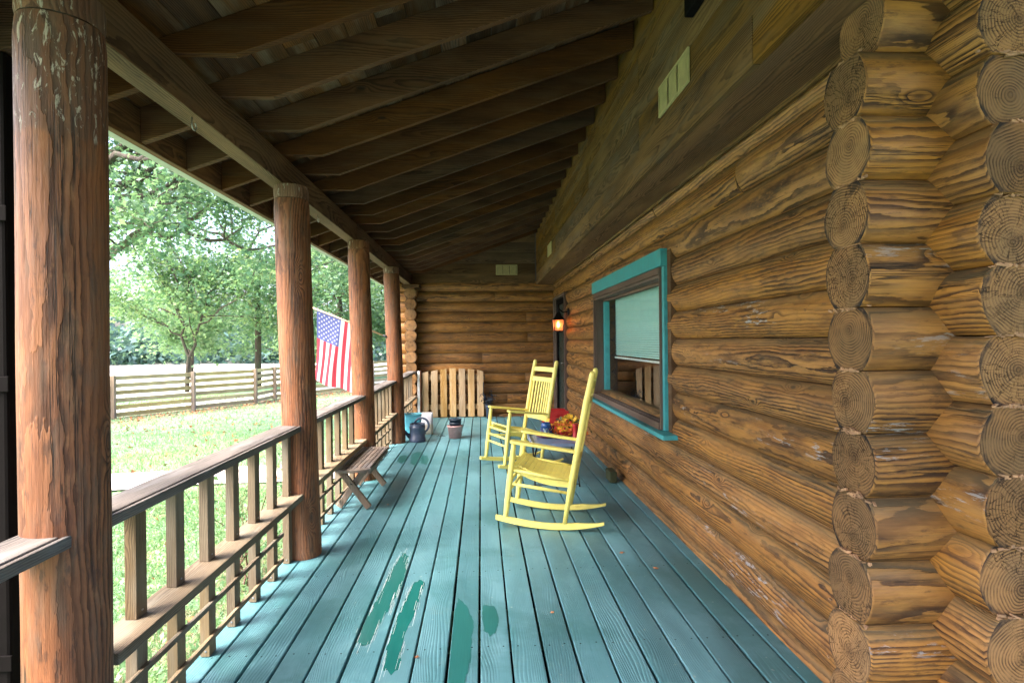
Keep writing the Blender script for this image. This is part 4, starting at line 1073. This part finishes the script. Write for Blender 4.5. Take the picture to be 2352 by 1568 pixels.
# debris between sack and pot
mb = MB()
for i in range(40):
    p = Vector((random.gauss(-.60, .05), random.gauss(7.83, .03), .002)); r_ = random.uniform(.004, .014); t = random.random()*3
    mb.add([p+Vector((r_*math.cos(t), r_*math.sin(t), 0)), p+Vector((0, 0, r_*.8)), p-Vector((r_*math.cos(t), r_*math.sin(t), 0)), p+Vector((r_*.5*math.sin(t), -r_*.5*math.cos(t), .0))], [(0, 1, 2), (2, 3, 0), (1, 2, 3), (0, 1, 3)])
tag(mb.build('soil_crumbs', M['soil']), kind='stuff')
# mossy block under the lowest log
mb = MB(); mb.box((1.195, 5.08, .002), (1.262, 5.27, .105)); tag(mb.build('wood_block', M['mossy'], bevel=.008), 'small mossy wooden block wedged on the deck against the lowest log', 'block')
# dead leaves on the deck
LV = [(0.874, 3.413, 0.022, 'orange fallen leaf on the deck right of the near rocker, between two boards'), (1.01, 3.164, 0.02, 'tan fallen leaf on the deck close to the log wall'), (0.337, 2.692, 0.014, 'small yellow leaf scrap on the deck right of the small damp stain'), (-0.288, 2.356, 0.014, 'tiny yellow leaf scrap on the deck beside the narrow puddle'), (-0.782, 4.578, 0.012, 'tiny pale leaf scrap on the deck by the foot of the slatted bench')]
for i, (x, y, sz, lb) in enumerate(LV):
    mb = MB(); a = random.random()*6; 
    pts = []
    for k in range(10):
        t = 2*math.pi*k/10; r_ = sz*(1 if k % 2 == 0 else .45)*random.uniform(.8, 1.1); pts.append((x+r_*math.cos(t+a), y+r_*math.sin(t+a)*1.0, .003+.006*random.random()))
    mb.add(pts+[(x, y, .009)], [(k, (k+1) % 10, 10) for k in range(10)]); tag(mb.build('fallen_leaf', M['debris']), lb, 'leaf', 'fallen leaves on the deck')

# ================================================================== LANTERN
ln = empty('wall_lantern', (1.305, 8.12, 1.77)); tag(ln, 'black wall lantern with a glowing orange bulb beside the door', 'lantern')
mb = MB(); axx = Matrix.Rotation(R(-90), 3, 'Y')
mb.lathe([(0, 0), (.058, 0), (.062, .008), (.05, .018), (.02, .026), (0, .026)], (1.312, 8.12, 1.765), 24, ax=axx); mb.build('wall_plate', M['black'], ln)
LX, LY = 1.150, 8.12
mb = MB(); mb.tube([(1.29, LY, 1.765), (1.22, LY, 1.755), (LX+.02, LY, 1.80), (LX, LY, 1.84)], .011, 10); mb.build('arm', M['black'], ln)
mb = MB(); mb.lathe([(.0, 1.875), (.010, 1.872), (.020, 1.86), (.020, 1.78), (.026, 1.765), (.026, 1.755), (.012, 1.75)], (LX, LY, 0), 16); mb.build('finial', M['black'], ln)
def sq(m, h0, z0, h1, z1, mat=0):
    m.add([(LX+sx*h0, LY+sy*h0, z0) for sx, sy in ((-1,-1),(1,-1),(1,1),(-1,1))]+[(LX+sx*h1, LY+sy*h1, z1) for sx, sy in ((-1,-1),(1,-1),(1,1),(-1,1))], [(0,3,2,1),(4,5,6,7),(0,1,5,4),(1,2,6,5),(2,3,7,6),(3,0,4,7)], mat)
mb = MB(); sq(mb, .050, 1.695, .025, 1.755); sq(mb, .083, 1.655, .050, 1.695); sq(mb, .088, 1.643, .084, 1.655); mb.build('hood', M['black'], ln)
mb = MB(); sq(mb, .062, 1.475, .066, 1.485); sq(mb, .03, 1.462, .062, 1.475)
for sx, sy in ((-1,-1),(1,-1),(1,1),(-1,1)): mb.bar((LX+sx*.063, LY+sy*.063, 1.483), (LX+sx*.076, LY+sy*.076, 1.645), .008, .008)
mb.build('cage', M['black'], ln)
mb = MB()
for (ax_, ay_), (bx_, by_) in (((-1,-1),(1,-1)), ((1,-1),(1,1)), ((1,1),(-1,1)), ((-1,1),(-1,-1))):
    mb.add([(LX+ax_*.06, LY+ay_*.06, 1.486), (LX+bx_*.06, LY+by_*.06, 1.486), (LX+bx_*.073, LY+by_*.073, 1.643), (LX+ax_*.073, LY+ay_*.073, 1.643)], [(0, 1, 2, 3)])
mb.build('lantern_pane', M['lampglass'], ln)
mb = MB(); mb.lathe([(0, 1.53), (.016, 1.535), (.026, 1.555), (.022, 1.585), (.010, 1.62), (.0, 1.63)], (LX, LY, 0), 16); mb.build('bulb', M['bulb'], ln)
mb = MB(); mb.tube([(LX, LY, 1.486), (LX, LY, 1.53)], .012, 10); mb.build('bulb_socket', M['white'], ln)
ld = bpy.data.lights.new('lantern_light', 'POINT'); ld.energy = 1.0; ld.color = (1, .38, .12); ld.shadow_soft_size = .03
lo = bpy.data.objects.new('lantern_light', ld); COL.objects.link(lo); lo.location = (LX+.0-1.305, 0, 1.57-1.77); lo.parent = ln

# ================================================================== FLAG
fg = empty('flag', (-1.26, 7.34, 1.40)); tag(fg, 'star and stripe flag hanging from a slanted pole beside the third post', 'flag')
PA, PB = Vector((-1.20, 7.34, 1.393)), Vector((-2.24, 7.18, 1.825))
mb = MB(); mb.tube([PA, PB], .011, 10); mb.lathe([(0, -.02), (.018, -.01), (.02, 0), (.015, .014), (0, .02)], PB, 12); mb.build('flag_pole', plain('pole wood', (.5, .33, .2), .5), fg)
mb = MB(); mb.tube([PA.lerp(PB, -.01), PA.lerp(PB, .09)], .016, 10); mb.build('pole_bracket', M['black'], fg)
hoist, flyl = .60, .89
d = (PB-PA).normalized(); T0 = PB - d*.145                      # outer top corner; hoist runs back towards the post
NU, NV = 65, 60                                                # along hoist (13 stripes x5), down fly
def fpos(u, v):                                                # u 0..1 along hoist from the outer end, v 0..1 down
    p = T0 - d*hoist*u
    sway = .035*math.sin(u*9+v*2.2)*v**.6 + .02*math.sin(u*17+1+v*3)*v
    gather = .05*(.5-u)*v
    return Vector((p.x + gather + .02*math.sin(v*3+u*5)*v - .065*v, p.y + sway - .02*v, p.z - .012 - flyl*v*(.985+.015*math.sin(u*6)) + .02*(1-u)*v*0))
vs = [fpos(u/NU, v/NV) for v in range(NV+1) for u in range(NU+1)]
fs = []; ms = []
CV = .40*flyl/flyl
for v in range(NV):
    for u in range(NU):
        fs.append((v*(NU+1)+u, v*(NU+1)+u+1, (v+1)*(NU+1)+u+1, (v+1)*(NU+1)+u))
        st_ = u//5
        ms.append(2 if (st_ < 7 and v < NV*.40) else (0 if st_ % 2 == 0 else 1))
mb = MB(); mb.add(vs, fs, ms, True)
def cloth(name, c):
    N = NT(name); N.t.nodes.remove(N.b); df = N.n('ShaderNodeBsdfDiffuse', {0: (*c, 1)}); tl = N.n('ShaderNodeBsdfTranslucent', {0: (*c, 1)}); mx = N.n('ShaderNodeMixShader', {0: .5})
    N.t.links.new(df.outputs[0], mx.inputs[1]); N.t.links.new(tl.outputs[0], mx.inputs[2]); N.t.links.new(mx.outputs[0], N.out.inputs[0]); return N.m
fc = [cloth('flag red', (.60, .07, .10)), cloth('flag white', (.74, .72, .76)), cloth('flag blue', (.13, .15, .36))]
# stars
def starpts(cu, cv):
    P0 = fpos(cu, cv); Pu = (fpos(cu+.02, cv)-P0).normalized(); Pv = (fpos(cu, cv+.02)-P0).normalized(); nn_ = Pu.cross(Pv).normalized()
    out = []
    for k in range(10):
        t = 2*math.pi*k/10; r_ = .0165 if k % 2 == 0 else .0068
        out.append(P0+Pv*math.sin(t)*r_+Pu*math.cos(t)*r_)
    return out, nn_
cl = mb.build('cloth', fc, fg)
ms_ = MB()
for row in range(9):
    cnt = 6 if row % 2 == 0 else 5
    for q in range(cnt):
        cu = (7/13)*(row+1)/10; cv = .40*((q+.5)/6 if cnt == 6 else (q+1)/6)
        for sd_ in (-1, 1):
            pts, nn_ = starpts(cu, cv); o = [p+nn_*sd_*.002 for p in pts]; c = sum(o, Vector())/10
            ms_.add(o+[c], [(k, (k+1) % 10, 10) for k in range(10)])
ms_.build('stars', fc[1], cl)

# ================================================================== FENCE
fp = [(-15.31+.0, 10.75)]
pts_f = []
base = Vector((-10.811, 16.761, 0)); dfn = Vector((.90, 1.62, 0))
P_ = [base+dfn*k*1.035 for k in range(-6, 13)]
P_[6] = Vector((-10.811, 16.761, 0)); P_[7] = Vector((-9.46, 18.6, 0)); P_[8] = Vector((-8.15, 20.3, 0)); 
fe = empty('rail_fence', (-10.8, 16.8, -.85)); tag(fe, 'brown six board rail fence crossing the lawn in front of the trees', 'fence')
for i, p in enumerate(P_):
    z0 = gz(p.x, p.y); mb = MB(); mb.box((p.x-.055, p.y-.055, z0-.1), (p.x+.055, p.y+.055, z0+1.27)); mb.build('fence_post', M['fence_post'], fe, bevel=.008)
for i in range(len(P_)-1):
    a, b = P_[i], P_[i+1]; za, zb2 = gz(a.x, a.y), gz(b.x, b.y); dd = (b-a).normalized(); nrm = Vector((dd.y, -dd.x, 0))*-.072
    for k in range(6):
        h = .10+.215*k; mb = MB(); A = a+nrm+Vector((0, 0, za+h+random.uniform(-.01, .01))); B_ = b+nrm+Vector((0, 0, zb2+h+random.uniform(-.01, .01)))
        mb.cur = random.random()*3
        mb.bar(A-B_+A if False else A, B_, .024, .125)
        ob = mb.build('fence_board', M['fence'], fe)

# ================================================================== TREES
def leaves_mesh(name, C, sizes, mat, parent=None, label=None, loc=None, droop=.3, stiff=0., rnds=None):
    C = np.asarray(C); n = len(C)
    d = rng.normal(size=(n, 3)); d[:, 2] = d[:, 2]*.6 - droop; d /= np.linalg.norm(d, axis=1)[:, None]
    q = rng.normal(size=(n, 3)); s = np.cross(d, q); s /= np.linalg.norm(s, axis=1)[:, None]; nr = np.cross(d, s)
    L = sizes[:, None]
    # 3-lobed leaf: 7 verts
    P = [C - d*L*.5, C + s*L*.22 - d*L*.12, C + s*L*.48 + d*L*.12 + nr*L*.10, C + s*L*.20 + d*L*.10, C + d*L*.62 + nr*L*.02,
         C - s*L*.20 + d*L*.10, C - s*L*.48 + d*L*.12 + nr*L*.10, C - s*L*.22 - d*L*.12]
    V = np.stack(P, 1).reshape(-1, 3); K = 8
    base = np.arange(n)[:, None]*K
    F1 = base + np.array([0, 1, 3, 5, 7]); 
    me = bpy.data.meshes.new(name)
    tri = np.concatenate([base+np.array([0, 1, 7]), base+np.array([1, 3, 5]), base+np.array([1, 5, 7]), base+np.array([1, 2, 3]), base+np.array([7, 5, 6]), base+np.array([3, 4, 5])], 0)
    m = len(tri)
    if loc is None: loc = V.mean(0)
    V = V - np.array(loc)
    me.vertices.add(len(V)); me.vertices.foreach_set('co', V.ravel()); me.loops.add(m*3); me.loops.foreach_set('vertex_index', tri.ravel())
    me.polygons.add(m); me.polygons.foreach_set('loop_start', np.arange(m)*3)
    me.update(calc_edges=True); me.materials.append(mat)
    at = me.attributes.new('rnd', 'FLOAT', 'POINT')
    rv = rng.random(n) if rnds is None else np.clip(rnds+rng.normal(size=n)*.15, 0, 1)
    at.data.foreach_set('value', np.repeat(rv, K).astype(np.float32))
    o = bpy.data.objects.new(name, me); COL.objects.link(o)
    bs = wloc(parent) if parent is not None else np.zeros(3)
    o.location = tuple(np.array(loc)-bs)
    if parent is not None: o.parent = parent
    return o
def twigs(start, end, depth, r, segs, tips, spread=.5, nch=3, wig=.12):
    """recursive limbs; collects tubes in segs and tip points in tips"""
    a, b = Vector(start), Vector(end); n = 5; pts = [a]
    L = (b-a).length
    for i in range(1, n+1):
        p = a.lerp(b, i/n) + Vector((random.gauss(0, 1), random.gauss(0, 1), random.gauss(0, 1)))*L*wig*.35*(1 if i < n else .5); pts.append(p)
    segs.append((pts, [r*(1-.55*i/n) for i in range(n+1)]))
    for p in pts[1:]: tips.append((p, depth))
    if depth == 0: return
    for c in range(nch):
        i = random.randint(2, n); p = pts[i]; dr = (pts[i]-pts[i-1]).normalized()
        nd = (dr + Vector((random.gauss(0, 1), random.gauss(0, 1), random.gauss(.1, .8)))*spread*1.6).normalized()
        twigs(p, p+nd*L*random.uniform(.5, .75), depth-1, r*(1-.55*i/n)*.6, segs, tips, spread, nch, wig)
def tree(name, base, trunk_pts, radii, limbs, nleaf, lsize, mat, label, clus=.45, group=None, depth=2, droop=.3, zmin=None, rb_=0.0):
    e = empty(name, base); tag(e, label, 'tree', group)
    segs = []; tips = []
    mb = MB(); mb.tube(trunk_pts, radii, 12)
    for (a, b, r_) in limbs: twigs(a, b, depth, r_, segs, tips)
    mb.build('trunk', M['bark'], e)
    mb = MB()
    for pts, rs in segs: mb.tube(pts, [max(.006, q) for q in rs], 6, cap=False)
    if segs: mb.build('branches', M['bark'], e)
    T = np.array([tuple(t) for t, dd in tips if dd <= 1]); 
    idx = rng.integers(0, len(T), nleaf); sc = clus*rng.uniform(.5, 1.3, len(T))
    C = T[idx] + rng.normal(size=(nleaf, 3))*sc[idx][:, None]*np.array([1, 1, .6])
    if zmin is not None: C = C[C[:, 2] > zmin]
    tone = rng.random(len(T))[idx][:len(C)] if zmin is None else None
    sz = rng.uniform(.65, 1.25, len(C))*lsize
    leaves_mesh('crown', C, sz, mat, e, droop=droop, rnds=tone)
    return e
random.seed(11)
def ring_limbs(top, n, out, zlo, zhi, r_, cx, cy, zc=None):
    L = []
    for k in range(n):
        t = 2*math.pi*(k+random.random()*.7)/n; zz_ = random.uniform(zlo, zhi); s0 = random.uniform(.5, 1)
        L.append(((top[0]*1.0, top[1], top[2]*(1-s0*.0)+random.uniform(-.6, .3)), (cx+out*math.cos(t)*random.uniform(.5, 1), cy+out*math.sin(t)*random.uniform(.5, 1), zz_), r_))
    return L
# T1 small forked tree behind the fence
b1 = (-13.3, 25.6, -.85)
tk = [(-13.3, 25.6, -.9), (-13.28, 25.6, .1), (-13.2, 25.6, .75)]
lim = [((-13.2, 25.6, .7), (-13.6, 25.4, 3.2), .11), ((-13.2, 25.6, .7), (-12.4, 25.5, 2.9), .11), ((-13.25, 25.6, 1.6), (-15.4, 24.8, 2.9), .07), ((-13.3, 25.5, 2.2), (-13.6, 24.4, 5.2), .08),
       ((-12.7, 25.5, 2.2), (-10.6, 25.0, 3.4), .07), ((-12.7, 25.5, 2.4), (-11.7, 26.2, 5.4), .07), ((-13.5, 25.5, 2.8), (-15.2, 26.3, 4.9), .07), ((-13.4, 25.4, 2.5), (-16.6, 25.4, 3.5), .06), ((-12.6, 25.4, 2.5), (-9.8, 25.9, 2.4), .05), ((-13.3, 25.6, 3), (-13, 25.4, 6.0), .06)]
tree('forked_tree', b1, tk, [.10, .085, .08], [(a_, b_, r_*.62) for a_, b_, r_ in lim], 14500, .17, M['leaf2'], 'small tree with a forked slender trunk just behind the rail fence', .42, 'trees beyond the fence')
# T2 straight trunk further right
b2 = (-10.84, 27.3, -.85)
tk = [(-10.84, 27.3, -.9), (-10.8, 27.3, 2.5), (-10.85, 27.3, 4.6), (-11.2, 27.0, 5.6), (-12.2, 26.6, 6.5)]
lim = [((-10.8, 27.3, 3.4), (-9.0, 27.0, 3.6), .04), ((-10.8, 27.3, 2.6), (-9.2, 27.0, 2.3), .035), ((-10.8, 27.3, 4), (-8.8, 26.5, 5.6), .06), ((-11.2, 27, 5.6), (-9.4, 27.5, 8.2), .08), ((-11.8, 26.8, 6.1), (-13.2, 25.8, 8.6), .09), ((-12.2, 26.6, 6.5), (-14.8, 25.9, 6.8), .09), ((-11.2, 27, 5.6), (-7.6, 26.5, 6.6), .07), ((-10.8, 27.3, 3.0), (-12.3, 26.6, 3.9), .04), ((-10.84, 27.3, 4.6), (-6.9, 27.3, 5.2), .06), ((-11.8, 26.8, 6.1), (-11, 26, 9.5), .08)]
tree('shade_tree', b2, tk, [.16, .14, .125, .11, .1], [(a_, b_, r_*.8) for a_, b_, r_ in lim], 10500, .2, M['leaf'], 'tall tree with a straight dark trunk, right of the forked tree', .5, 'trees beyond the fence', rb_=0)
# T0 big maple close to the house, trunk hidden by the nearest post
b0 = (-9.9, 12.6, gz(-9.9, 12.6))
tk = [(-9.9, 12.6, -.8), (-9.85, 12.6, 1.5), (-9.7, 12.6, 3.4), (-9.4, 12.6, 5.0), (-9.2, 12.6, 7)]
lim = [((-9.7, 12.6, 3.0), (-6.9, 13.4, 4.15), .12), ((-7.3, 13.2, 4.15), (-5.4, 13.8, 3.6), .06), ((-9.4, 12.6, 4.6), (-6.4, 11.4, 5.4), .1), ((-9.4, 12.6, 4.8), (-7.6, 13.6, 6.6), .1), ((-9.3, 12.6, 5.2), (-5.2, 13.0, 6.2), .1), ((-9.4, 12.6, 4.2), (-7.5, 10.8, 4.6), .08),
       ((-8.4, 12.9, 3.9), (-6.4, 12.4, 5.0), .06), ((-7.2, 13.2, 4.1), (-4.4, 13.4, 4.9), .06), ((-9.0, 12.4, 5.5), (-8.2, 11.0, 7.0), .08), ((-8.6, 12.8, 3.7), (-7.7, 12.0, 4.3), .06), ((-9.4, 12.6, 5.0), (-7.2, 12.0, 7.6), .08), ((-9.4, 12.6, 4.6), (-8.0, 12.6, 5.4), .08), ((-9.0, 12.6, 4.6), (-6.0, 12.6, 5.8), .08), ((-8, 12.6, 4.6), (-4.8, 12.2, 5.6), .06)]
tree('maple_tree', b0, tk, [.24, .2, .17, .15, .1], lim, 14000, .125, M['leaf'], 'large maple with a long dark bough over the lawn, nearest the porch', .36, 'trees beyond the fence')
# mid distance trees behind the flag
for i, (x, y, hgt, sp, lb) in enumerate([(-8.4, 33, 9, 3.4, 'bushy bright green tree seen behind the flag'), (-5.6, 36, 10, 3.4, 'bright green tree seen between the third and last posts'), (-12.2, 37, 11, 4.2, 'pale green tree seen past the straight dark trunk'), (-18.5, 36, 8, 3.2, 'leafy tree seen just right of the nearest post, beyond the forked tree')]):
    bz_ = (x, y, -.85); tk = [(x, y, -.9), (x+.1, y, hgt*.3), (x, y, hgt*.6), (x, y, hgt*.85)]
    lim = []
    for k in range(11):
        t = 2*math.pi*k/11+random.random(); zz_ = hgt*random.uniform(.06, .95); rr_ = sp*(1-.5*abs(zz_/hgt-.45))*random.uniform(.6, 1)
        lim.append(((x, y, zz_*.75), (x+rr_*math.cos(t), y+rr_*math.sin(t), zz_), .06))
    tree('leafy_tree', bz_, tk, [.2, .16, .12, .05], lim, 6500, .27, M['leaf3'], lb, .62, 'trees beyond the fence', depth=1)
# distant wood across the field
n = 16000
dist = rng.uniform(58, 74, n); px = rng.uniform(-.86, -.10, n)
X = px*dist; lump = 5.0+2.2*np.sin(X*.35)+1.3*np.sin(X*.9+1)
Z = -.85 + rng.random(n)**.8*lump
o = leaves_mesh('far_wood', np.stack([X, dist*1.0, Z], 1), rng.uniform(.5, 1.1, n), M['leafb'], rnds=(Z/9)); tag(o, kind='stuff')
# pale utility post across the field
mb = MB(); mb.tube([(-25.8, 38, -.9), (-25.8, 38, 1.4)], .13, 10); tag(mb.build('pale_post', M['white']), 'pale upright post in the bright field left of the forked tree', 'post')
# rose bush outside the railing
rbh = empty('rose_bush', (-1.75, 4.3, -.5)); tag(rbh, 'thin rose bush with bare stems and a red bloom outside the railing', 'bush')
segs = []; tips = []
for k in range(7): twigs((-1.75+random.gauss(0, .05), 4.2+random.gauss(0, .08), -.5), (-1.75+random.gauss(0, .12), 4.2+random.gauss(0, .2), -.05+random.random()*.3), 1, .008, segs, tips, .25, 2, .12)
mb = MB()
for pts, rs in segs: mb.tube(pts, [max(.002, q) for q in rs], 5, cap=False)
mb.build('stems', plain('rose stem', (.1, .05, .03), .7), rbh)
T = np.array([tuple(t) for t, dd in tips]); idx = rng.integers(0, len(T), 260)
leaves_mesh('leaves', T[idx]+rng.normal(size=(260, 3))*.03, rng.uniform(.03, .055, 260), M['leaf2'], rbh)
mb = MB(); mb.lathe([(0, -.02), (.02, -.012), (.027, 0), (.018, .015), (0, .02)], T[3], 10); mb.build('bloom', M['petal_o'], rbh)

# ================================================================== GRASS AND GROUND COVER
def blades(n, xr, yr, h, wd, cond=None):
    x = rng.uniform(*xr, n); y = rng.uniform(*yr, n)
    k = np.ones(n, bool)
    if cond is not None: k = cond(x, y)
    x, y = x[k], y[k]; return x, y
xs_, ys_, hs_, ws_ = [], [], [], []
def pathc(x): return 7.6 + .35*np.sin(x*.25+1.2)
for (n, xr, yr, h, wd) in ((26000, (-4.2, -1.35), (1.0, 7.0), .045, .010), (24000, (-8.5, -1.4), (3.0, 13.0), .05, .014), (18000, (-15, -3), (8.2, 24), .06, .024)):
    x, y = blades(n, xr, yr, h, wd, lambda a, b: (np.abs(b-pathc(a)) > .55))
    xs_.append(x); ys_.append(y); hs_.append(rng.uniform(.6, 1.4, len(x))*h); ws_.append(np.full(len(x), wd))
x = np.concatenate(xs_); y = np.concatenate(ys_); h = np.concatenate(hs_); wd = np.concatenate(ws_); n = len(x)
dd = np.hypot(x+1, y*.8); t = np.clip((dd-4)/14, 0, 1); t = t*t*(3-2*t); z = -.45-.4*t
an = rng.uniform(0, 6.28, n); dx, dy = np.cos(an)*wd/2, np.sin(an)*wd/2; lx, ly = rng.normal(size=n)*h*.5, rng.normal(size=n)*h*.5
V = np.stack([np.stack([x-dx, y-dy, z-.005], 1), np.stack([x+dx, y+dy, z-.005], 1), np.stack([x+lx, y+ly, z+h], 1)], 1).reshape(-1, 3)
me = bpy.data.meshes.new('lawn_grass'); me.vertices.add(len(V)); me.vertices.foreach_set('co', V.ravel()); me.loops.add(n*3); me.loops.foreach_set('vertex_index', np.arange(n*3)); me.polygons.add(n); me.polygons.foreach_set('loop_start', np.arange(n)*3); me.update(calc_edges=True); me.materials.append(M['grass'])
at = me.attributes.new('rnd', 'FLOAT', 'POINT'); at.data.foreach_set('value', np.repeat(rng.random(n), 3).astype(np.float32))
o = bpy.data.objects.new('lawn_grass', me); COL.objects.link(o); tag(o, kind='stuff')
# broad leafed ground cover close to the porch
n = 9000; x = -1.35-rng.random(n)**1.3*3.2; y = rng.uniform(1.2, 6.6, n); z = np.array([gz(a, b) for a, b in zip(x, y)])+rng.uniform(.0, .07, n)
o = leaves_mesh('ground_cover', np.stack([x, y, z], 1), rng.uniform(.02, .05, n), M['grass'], droop=0); tag(o, kind='stuff')
# fallen leaves on the lawn
n = 1500; t = rng.random(n); side_ = rng.random(n) < .6
x = np.where(side_, -10.8+ (t-.55)*11 + rng.random(n)*1.2+.2, rng.uniform(-11, -1.6, n)); y = np.where(side_, 16.76+(t-.55)*19.8-rng.random(n)*1.0, rng.uniform(2, 16, n))
z = np.array([gz(a, b) for a, b in zip(x, y)])+.03
o = leaves_mesh('leaf_litter', np.stack([x, y, z], 1), rng.uniform(.04, .11, n), M['debris'], droop=0); tag(o, kind='stuff')
bpy.context.view_layer.update()
